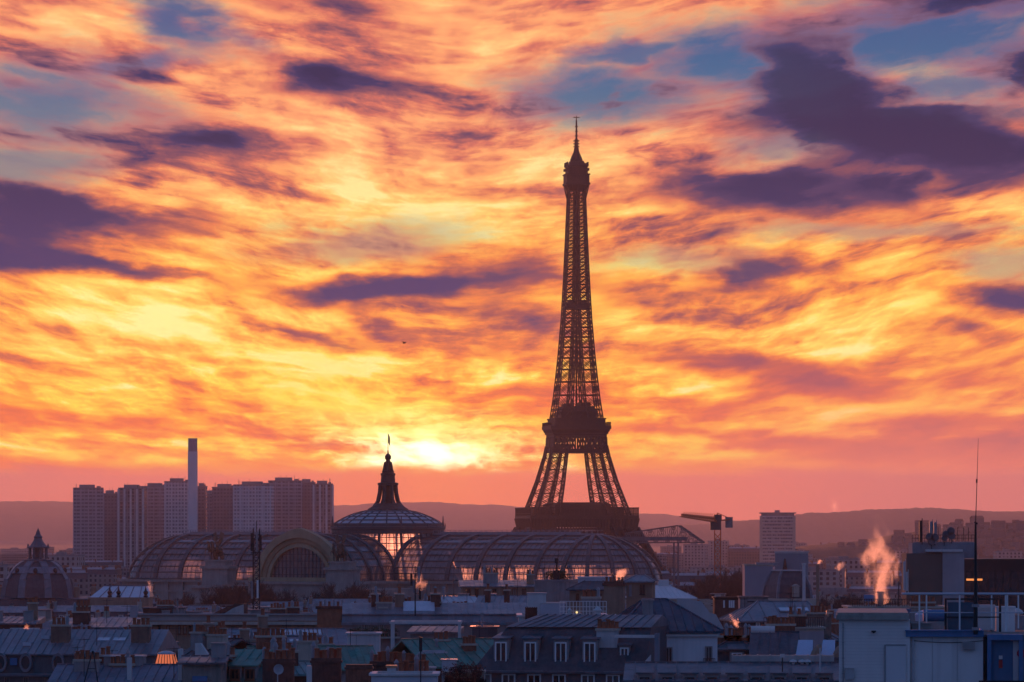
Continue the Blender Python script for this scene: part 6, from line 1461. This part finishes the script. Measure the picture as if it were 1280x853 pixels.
def white_roof():
    D=120; g=G(D); h=House('white_rooftop_building','white clapboard rooftop building with blue fascia, door and railings, bottom right','building',1049,1137,D,775,6.5,M('white_clapboard',(.68,.655,.64),.75,.07,.5,streak=.28),rz=-4.3)
    X,Z=h.x,h.zz
    b=MB()
    z=Z(853)-1.5
    while z < h.z-.1: b.box(X(1050),X(1135),-.010,-.002,z,z+.005); z+=.085
    h.part(b,'clapboard_joint',M('joint_pale',(.50,.49,.49),.85,.1,.5))
    b=MB(); b.box(X(1045),X(1136),-.16,6.6,h.z+.003,Z(769)); b.box(X(1047),X(1135),-.06,6.5,Z(769),Z(766)); h.part(b,'cornice',M('stained_cornice',(.30,.28,.25),.9,.2,1.5,streak=.5))
    b=MB(); b.box(X(1107),X(1132),-.035,-.02,Z(870),Z(807)); b.mi=1; b.box(X(1105.5),X(1107),-.05,-.02,Z(870),Z(806)); b.box(X(1107),X(1132),-.05,-.02,Z(807),Z(805.6)); h.part(b,'panel_door',[M('white_panel',(.6,.6,.61),.7,.04,.5),M('joint_grey',(.25,.25,.26),.8)])
    b=MB(); b.tube((0,-.14,0),(0,0,0),.035,.035,8); b.box(-.06,.06,-.16,-.1,-.01,.035); h.part(b,'wall_lamp',dark).location=(X(1092),-.02,Z(790))
    b=MB(); b.box(X(1137.1),X(1228),.12,6,0,Z(796.4)); h.part(b,'lower_wall',M('smooth_white_render',(.66,.64,.63),.8,.07,.4,streak=.3))
    b=MB(); b.box(X(1132),X(1226),-.05,.3,Z(796),Z(789)); b.box(X(1131),X(1227),-.09,.34,Z(789),Z(787.6)); b.box(X(1226),X(1228.6),.0,10,Z(796),Z(788)); h.part(b,'blue_fascia',bluep)
    b=MB(); b.box(X(1137.1),X(1300),.35,6,Z(796.3),Z(794)); h.part(b,'roof_deck',gravel)
    b=MB(); b.box(X(1228.6),X(1234),.5,9,0,Z(797)); b.tube((X(1231),.3,Z(880)),(X(1231),.3,Z(798)),.05,.05,8); h.part(b,'dark_recess',M('stained_recess',(.08,.075,.07),.9,.4,2))  # narrow gap filled with a dark mottled tone
    # blue door porch
    b=MB(); b.box(X(1233),X(1277),-.1,.5,Z(800),Z(793)); b.box(X(1233),X(1238),-.08,.3,0,Z(800.2)); b.box(X(1272),X(1277),-.08,.3,0,Z(800.2)); h.part(b,'door_frame',bluep)
    b=MB(); b.box(X(1238.2),X(1265),.12,.18,Z(905),Z(800.4)); b.mi=1; b.box(X(1239.5),X(1240.3),.1,.12,Z(905),Z(802)); d=h.part(b,'blue_door',[blued,bluep])
    b=MB(); b.box(X(1247.5),X(1252),.09,.118,Z(835),Z(825)); b.build('red_notice',redp,d); b=MB(); b.box(X(1247.5),X(1252),.09,.118,Z(824),Z(819.5)); b.build('white_notice',white,d); b=MB(); b.tube((X(1261),.05,Z(853)),(X(1261),.12,Z(853)),.03,.03,8); b.build('handle',grey,d)
    b=MB(); b.box(X(1265.2),X(1271.8),.1,.3,0,Z(800.4)); h.part(b,'pale_jamb',M('pink_white',(.50,.46,.47),.8))
    b=MB(); b.box(X(1277.2),X(1330),.25,10,0,Z(797)); h.part(b,'end_wall',M('blue_shadow_wall',(.16,.2,.27),.8,.1,.5))  # end wall in a plain blue-grey tone
    b=MB(); b.box(X(1222),X(1330),-.4,-.34,Z(853),Z(850)); 
    for k in range(9): x=X(1224)+k*.28; b.bar((x,-.37,Z(900)),(x,-.37,Z(853)),.03)
    h.part(b,'lower_rail',dark)
    b=MB(); b.tube((0,-.05,-2.0),(0,-.05,.0),.016,.016,6); [b.box(-.03,.03,-.05,-.012,-.4*k-.12,-.4*k-.1) for k in range(4)]; h.part(b,'conduit',grey).location=(X(1054),0,Z(779))
    b=MB(); b.box(-.11,.11,-.09,-.012,-.14,.14); b.box(-.125,.125,-.1,-.012,.14,.155); h.part(b,'junction_box',M('box_grey',(.38,.38,.39),.6,.1,2)).location=(X(1062),0,Z(843))
    b=MB(); b.box(-.16,.16,-.03,.115,0,.2); [b.box(-.14,.14,-.045,-.03,.02+.035*k,.035+.035*k) for k in range(5)]; h.part(b,'vent_grille',M('grille_grey',(.3,.3,.31),.6,.1,2)).location=(X(1210),0,Z(812))
    b=MB(); b.tube((0,.06,-2),(0,.06,0),.028,.028,8); [b.box(-.04,.04,.03,.119,-.45*k-.2,-.45*k-.17) for k in range(4)]; h.part(b,'downpipe',M('pipe_grey',(.4,.4,.42),.5,.1,2)).location=(X(1141),0,Z(796.5))
    b=MB(); pts=[(X(1141)+ (X(1228)-X(1141))*i/10, .1, Z(801)-.05*math.sin(math.pi*i/10)) for i in range(11)]; [b.tube(p,q,.008,.008,5) for p,q in zip(pts,pts[1:])]; h.part(b,'cable',dark)
    for px in (1165,1196): b=MB(); b.box(X(px)-.004,X(px)+.004,.11,.119,0,Z(796.6)); h.part(b,'wall_joint',M('joint_dark',(.33,.33,.34),.9))
    # white rail on posts along the roof edge
    for px in (1149,1160,1199,1222.5,1243,1256,1263,1277): b=MB(); b.tube((0,0,0),(0,0,Z(744)-Z(789)),.021,.021,8); o=h.part(b,'rail_post',paintw); o.location=(X(px),.2 if px in (1149,1199,1256) else 3.4,Z(789))
    b=MB()
    for y,p in ((.2,742.6),(3.4,744.6)): b.tube((X(1128),y,Z(p)),(X(1300),y,Z(p)),.03,.03,8)
    b.tube((X(1137),.2,Z(766)),(X(1300),.2,Z(766)),.016,.016,6); h.part(b,'top_rail',M('rail_paint',(.46,.48,.52),.45,.05,1))
    return h
WR = white_roof()
def on_roof(name,label,cat,px,yb,Dd,mk,mats,smooth=False,rz=0):
    b=MB(); mk(b); o=b.build(name,mats,None,(XD(px,Dd),Dd,ZD(yb,Dd)),rz,smooth); tag(o,label,cat); return o
def screen():
    D=120.8; t=thing('windbreak_screen','black-framed rooftop windbreak with a blue-grey panel behind the blue fascia','screen',(XD(1182,D),D,ZD(790,D))); m=D/F; w=68*m; hh=42*m
    b=MB(); b.box(-.03,.03,-.02,.02,0,hh); b.box(w-.03,w+.03,-.02,.02,0,hh); b.box(.031,w-.031,-.02,.02,hh-.045,hh-.002); b.box(.031,w-.031,-.015,.015,hh*.42,hh*.42+.03); b.build('frame',dark,t)
    b=MB(); b.box(.05,36*m,.03,.05,.02,hh*.88); b.build('panel',M('blue_grey_panel',(.075,.11,.15),.5,.1,1.5),t)
screen()
def whip():
    D=119.7; t=thing('whip_antenna','very tall thin black whip antenna on the white rooftop building','antenna',(XD(1219.5,D),D,ZD(793,D))); m=D/F; z1=(793-655)*m; z2=(793-548)*m
    b=MB(); b.tube((0,0,0),(0,0,z1*.3),.058,.055,8); b.tube((0,0,z1*.3),(0,0,z1),.05,.026,8); b.tube((0,0,z1),(.02,0,z1+.04),.05,.05,8); b.tube((0,0,z1),(.035,0,z1+(z2-z1)*.5),.012,.009,6); b.tube((.035,0,z1+(z2-z1)*.5),(.07,0,z2),.008,.004,6); b.build('rod',dark,t)
    b=MB(); b.tube((.028,0,z1+(z2-z1)*.5-.05),(.03,0,z1+(z2-z1)*.5+.05),.022,.022,8); b.build('coil',dark,t)
    b=MB(); b.box(-.09,.09,-.06,.06,.1,.18); b.box(-.09,.09,-.06,.06,.7,.78); b.build('bracket',grey,t)
whip()
def bx(w,d,h): return lambda b: (b.box(-w/2,w/2,0,d,0,h-.04), b.box(-w/2-.02,w/2+.02,-.02,d+.02,h-.04,h))
on_roof('air_unit','white louvred air unit on the roof deck right of the whip antenna','air unit',1233,790,123.6,lambda b:(b.box(-.24,.24,0,.4,.05,.72),[b.box(-.2,.2,-.02,0,.38+.05*k,.4+.05*k) for k in range(6)],b.box(-.2,-.14,.05,.3,0,.05),b.box(.14,.2,.05,.3,0,.05)),white)
on_roof('white_cabinet','tall plain pale cabinet near the right edge of the roof deck','cabinet',1257,790,123.8,bx(.5,.5,.68),paintw)
on_roof('roof_cabinet','wide low pale cabinet at the extreme right of the roof deck','cabinet',1274,788,124.6,bx(.4,.4,.4),grey)
on_roof('dome_vent','white ribbed dome vent on top of the wide low cabinet','vent',1270,768,124.7,lambda b:b.lathe([(.02,-.02),(.19,0),(.2,.03),(.17,.1),(.09,.15),(0,.17)],14),white,True)
on_roof('roof_dome','low pale blue skylight dome behind the left posts of the railing','skylight',1162,766,130,lambda b:(b.lathe([(.0,-.24),(.4,-.24),(.42,-.05),(.34,.02),(.2,.07),(0,.09)],16)),M('pale_blue_dome',(.35,.46,.6),.3,.05,1),True)
on_roof('roof_tray','long flat pale blue roof tray left of the railing','tray',1080,766,126,bx(.75,.6,.09),M('pale_blue_dome',(.35,.46,.6)))
on_roof('roof_tray','short blue roof tray right of the steaming flue','tray',1122,766,126.5,bx(.7,.5,.1),bluep)
on_roof('vent_stub','small pale mushroom vent on the cornice left of the flue','vent',1092,766,125,lambda b:b.lathe([(0,0),(.03,0),(.03,.06),(.07,.07),(.05,.1),(0,.11)],10),white,True)
on_roof('vent_stub','small pale mushroom vent on the cornice right of the flue','vent',1104,766,125.2,lambda b:b.lathe([(0,0),(.03,0),(.03,.06),(.07,.07),(.05,.1),(0,.11)],10),white,True)
on_roof('blue_barrel','blue plastic barrel lying under the railing in front of the screen','barrel',1168,779,124,lambda b:b.tube((-.3,0,.2),(.3,0,.2),.16,.16,14),bluep,True)
on_roof('grey_duct_box','grey duct box under the railing left of the screen','duct',1152,789,122,bx(.5,.4,.22),greyw)
t=thing('round_sign','round red sign with a pale figure at the right edge beside the blue door','sign',(XD(1276.6,119.75),119.75,ZD(817,119.75)))
b=MB(); b.tube((0,0,0),(0,-.02,0),.115,.115,24); b.build('disc',redp,t)
b=MB(); y0,y1=-.028,-.0205
for q in ((-.045,.05,.055,.075),(-.045,-.025,.0,.0549),(-.0249,.045,.0,.02),(.028,.048,-.055,-.0001),(-.045,.0279,-.075,-.055)): b.box(q[0],q[1],y0,y1,q[2],q[3])
b.build('figure',M('sign_figure',(.16,.14,.24),.6),t)

# ------------------------------------------------------------------ steam and a bird
def plume(px,yb,yt,D,wpx,label,lean=0.0,dens=1.6,seed=1,name='steam_plume'):
    """a rising puff: closed lumpy column whose volume thins out at the edge and the top"""
    m=D/F; h=(yb-yt)*m; w=wpx*m/2; rnd=random.Random(seed)
    prof=[(0.02,0),(.35,.04),(.5,.12),(.7,.25),(.95,.42),(1.0,.58),(.8,.74),(.5,.88),(.25,.96),(0.02,1)]
    b=MB(); b.lathe([(r*w*1.5,z*h) for r,z in prof],12)
    b.v=[(x+lean*h*(z/h)**1.3,y,z) for x,y,z in b.v]
    k=('steam',seed,round(h,2)); mt=bpy.data.materials.new('steam'); mt.use_nodes=True; N=NT(mt.node_tree); N.n.clear(); o=N.new('ShaderNodeOutputMaterial'); v=N.new('ShaderNodeVolumePrincipled')
    v.inputs['Color'].default_value=(.98,.95,.95,1); v.inputs['Anisotropy'].default_value=.76
    tc=N.new('ShaderNodeTexCoord').outputs['Object']; sp=N.new('ShaderNodeSeparateXYZ'); N.l.new(tc,sp.inputs[0])
    t=N.math('DIVIDE',sp.outputs[2],h); cx=N.math('SUBTRACT',sp.outputs[0],N.math('MULTIPLY',N.math('POWER',N.math('MAXIMUM',t,0.001),1.3),lean*h))
    rad=N.math('SQRT',N.math('ADD',N.math('MULTIPLY',cx,cx),N.math('MULTIPLY',sp.outputs[1],sp.outputs[1])))
    wd=N.math('MULTIPLY',N.math('SINE',N.math('MULTIPLY',N.math('ADD',N.math('MULTIPLY',t,.82),.12),math.pi)),w)
    e=N.math('DIVIDE',rad,N.math('MAXIMUM',wd,.01))
    off=N.vmath('ADD',N.vmath('MULTIPLY',tc,(1/w,1/w,.62/w)),(seed*7.3,seed*3.1,0))
    wv=N.vmath('ADD',off,N.vmath('SCALE',N.vmath('SUBTRACT',N.noise(off,.8,3,.5,col=True,dims='3D'),(.5,.5,.5)),1.5))
    nz=N.noise(wv,1.25,6,.68,dims='3D')
    q=N.math('ADD',N.math('SUBTRACT',.62,e),N.math('MULTIPLY',N.math('SUBTRACT',nz,.5),4.6))
    d=N.math('MULTIPLY',N.math('MULTIPLY',N.mrange(q,0.0,1.1,0,1),N.mrange(e,1.25,.7,0,1)),N.mrange(t,1.0,.3,.05,1.0))
    N.l.new(N.math('MULTIPLY',d,dens/w),v.inputs['Density']); N.l.new(v.outputs[0],o.inputs['Volume'])
    ob=b.build(name,mt,None,(XD(px,D),D+.3,ZD(yb,D)),smooth=True); tag(ob,label,'steam',kind='stuff')
plume(1102,757,642,419,56,'tall pink-lit steam plume rising from the flue behind the white building',-.05,2.3,1)
plume(33,797,779,425,14,'small orange-lit steam puff above the long left roof',-.05,2.6,2)
plume(189,740,724,1000,12,'small bright steam puff left of the palace vault',-.2,2.6,3)
plume(527,741,716,430,20,'steam drifting beside the aerial mast in front of the right vault',-.15,1.3,4)
plume(771,726,708,534,24,'pink steam flaring from the massive tan chimney',.7,2.2,5)
plume(923,786,766,372,16,'pink steam puff left of the dark blue-grey roof',-.55,2.4,6)
plume(1049,714,700,770,16,'pink steam puff among the bare trees at right',.3,2.4,7)
plume(1024,706,698,779,10,'tiny pink steam wisp on the thin chimney among the trees',.3,2.2,8)
plume(1033,775,760,400,11,'faint steam wisp on the stone gable',.25,1.6,9)
plume(1043,640,622,4200,20,'faint pale steam column far off before the right hills',-.1,.5,10)
def bird():
    D=700; b=MB(); b.ball((0,0,0),.1,.26,.09,8,5); b.ball((0,-.28,.03),.06,.08,.06,6,4)
    for s in (-1,1): b.add([(s*.05,-.1,.03),(s*.05,.12,.03),(s*.42,.0,.2),(s*.38,-.12,.2),(s*.85,.1,.08),(s*.05,-.1,.05),(s*.05,.12,.05),(s*.42,.0,.22),(s*.38,-.12,.22)],[(0,1,2,3),(3,2,4),(5,8,7,6),(8,4,7),(0,3,8,5),(1,6,7,2),(3,4,8),(2,7,4)])
    tag(b.build('bird',dark,None,(XD(505,D),D,ZD(429,D)),R(60)),'tiny dark bird flying alone in the sky left of the tower','bird')
bird()
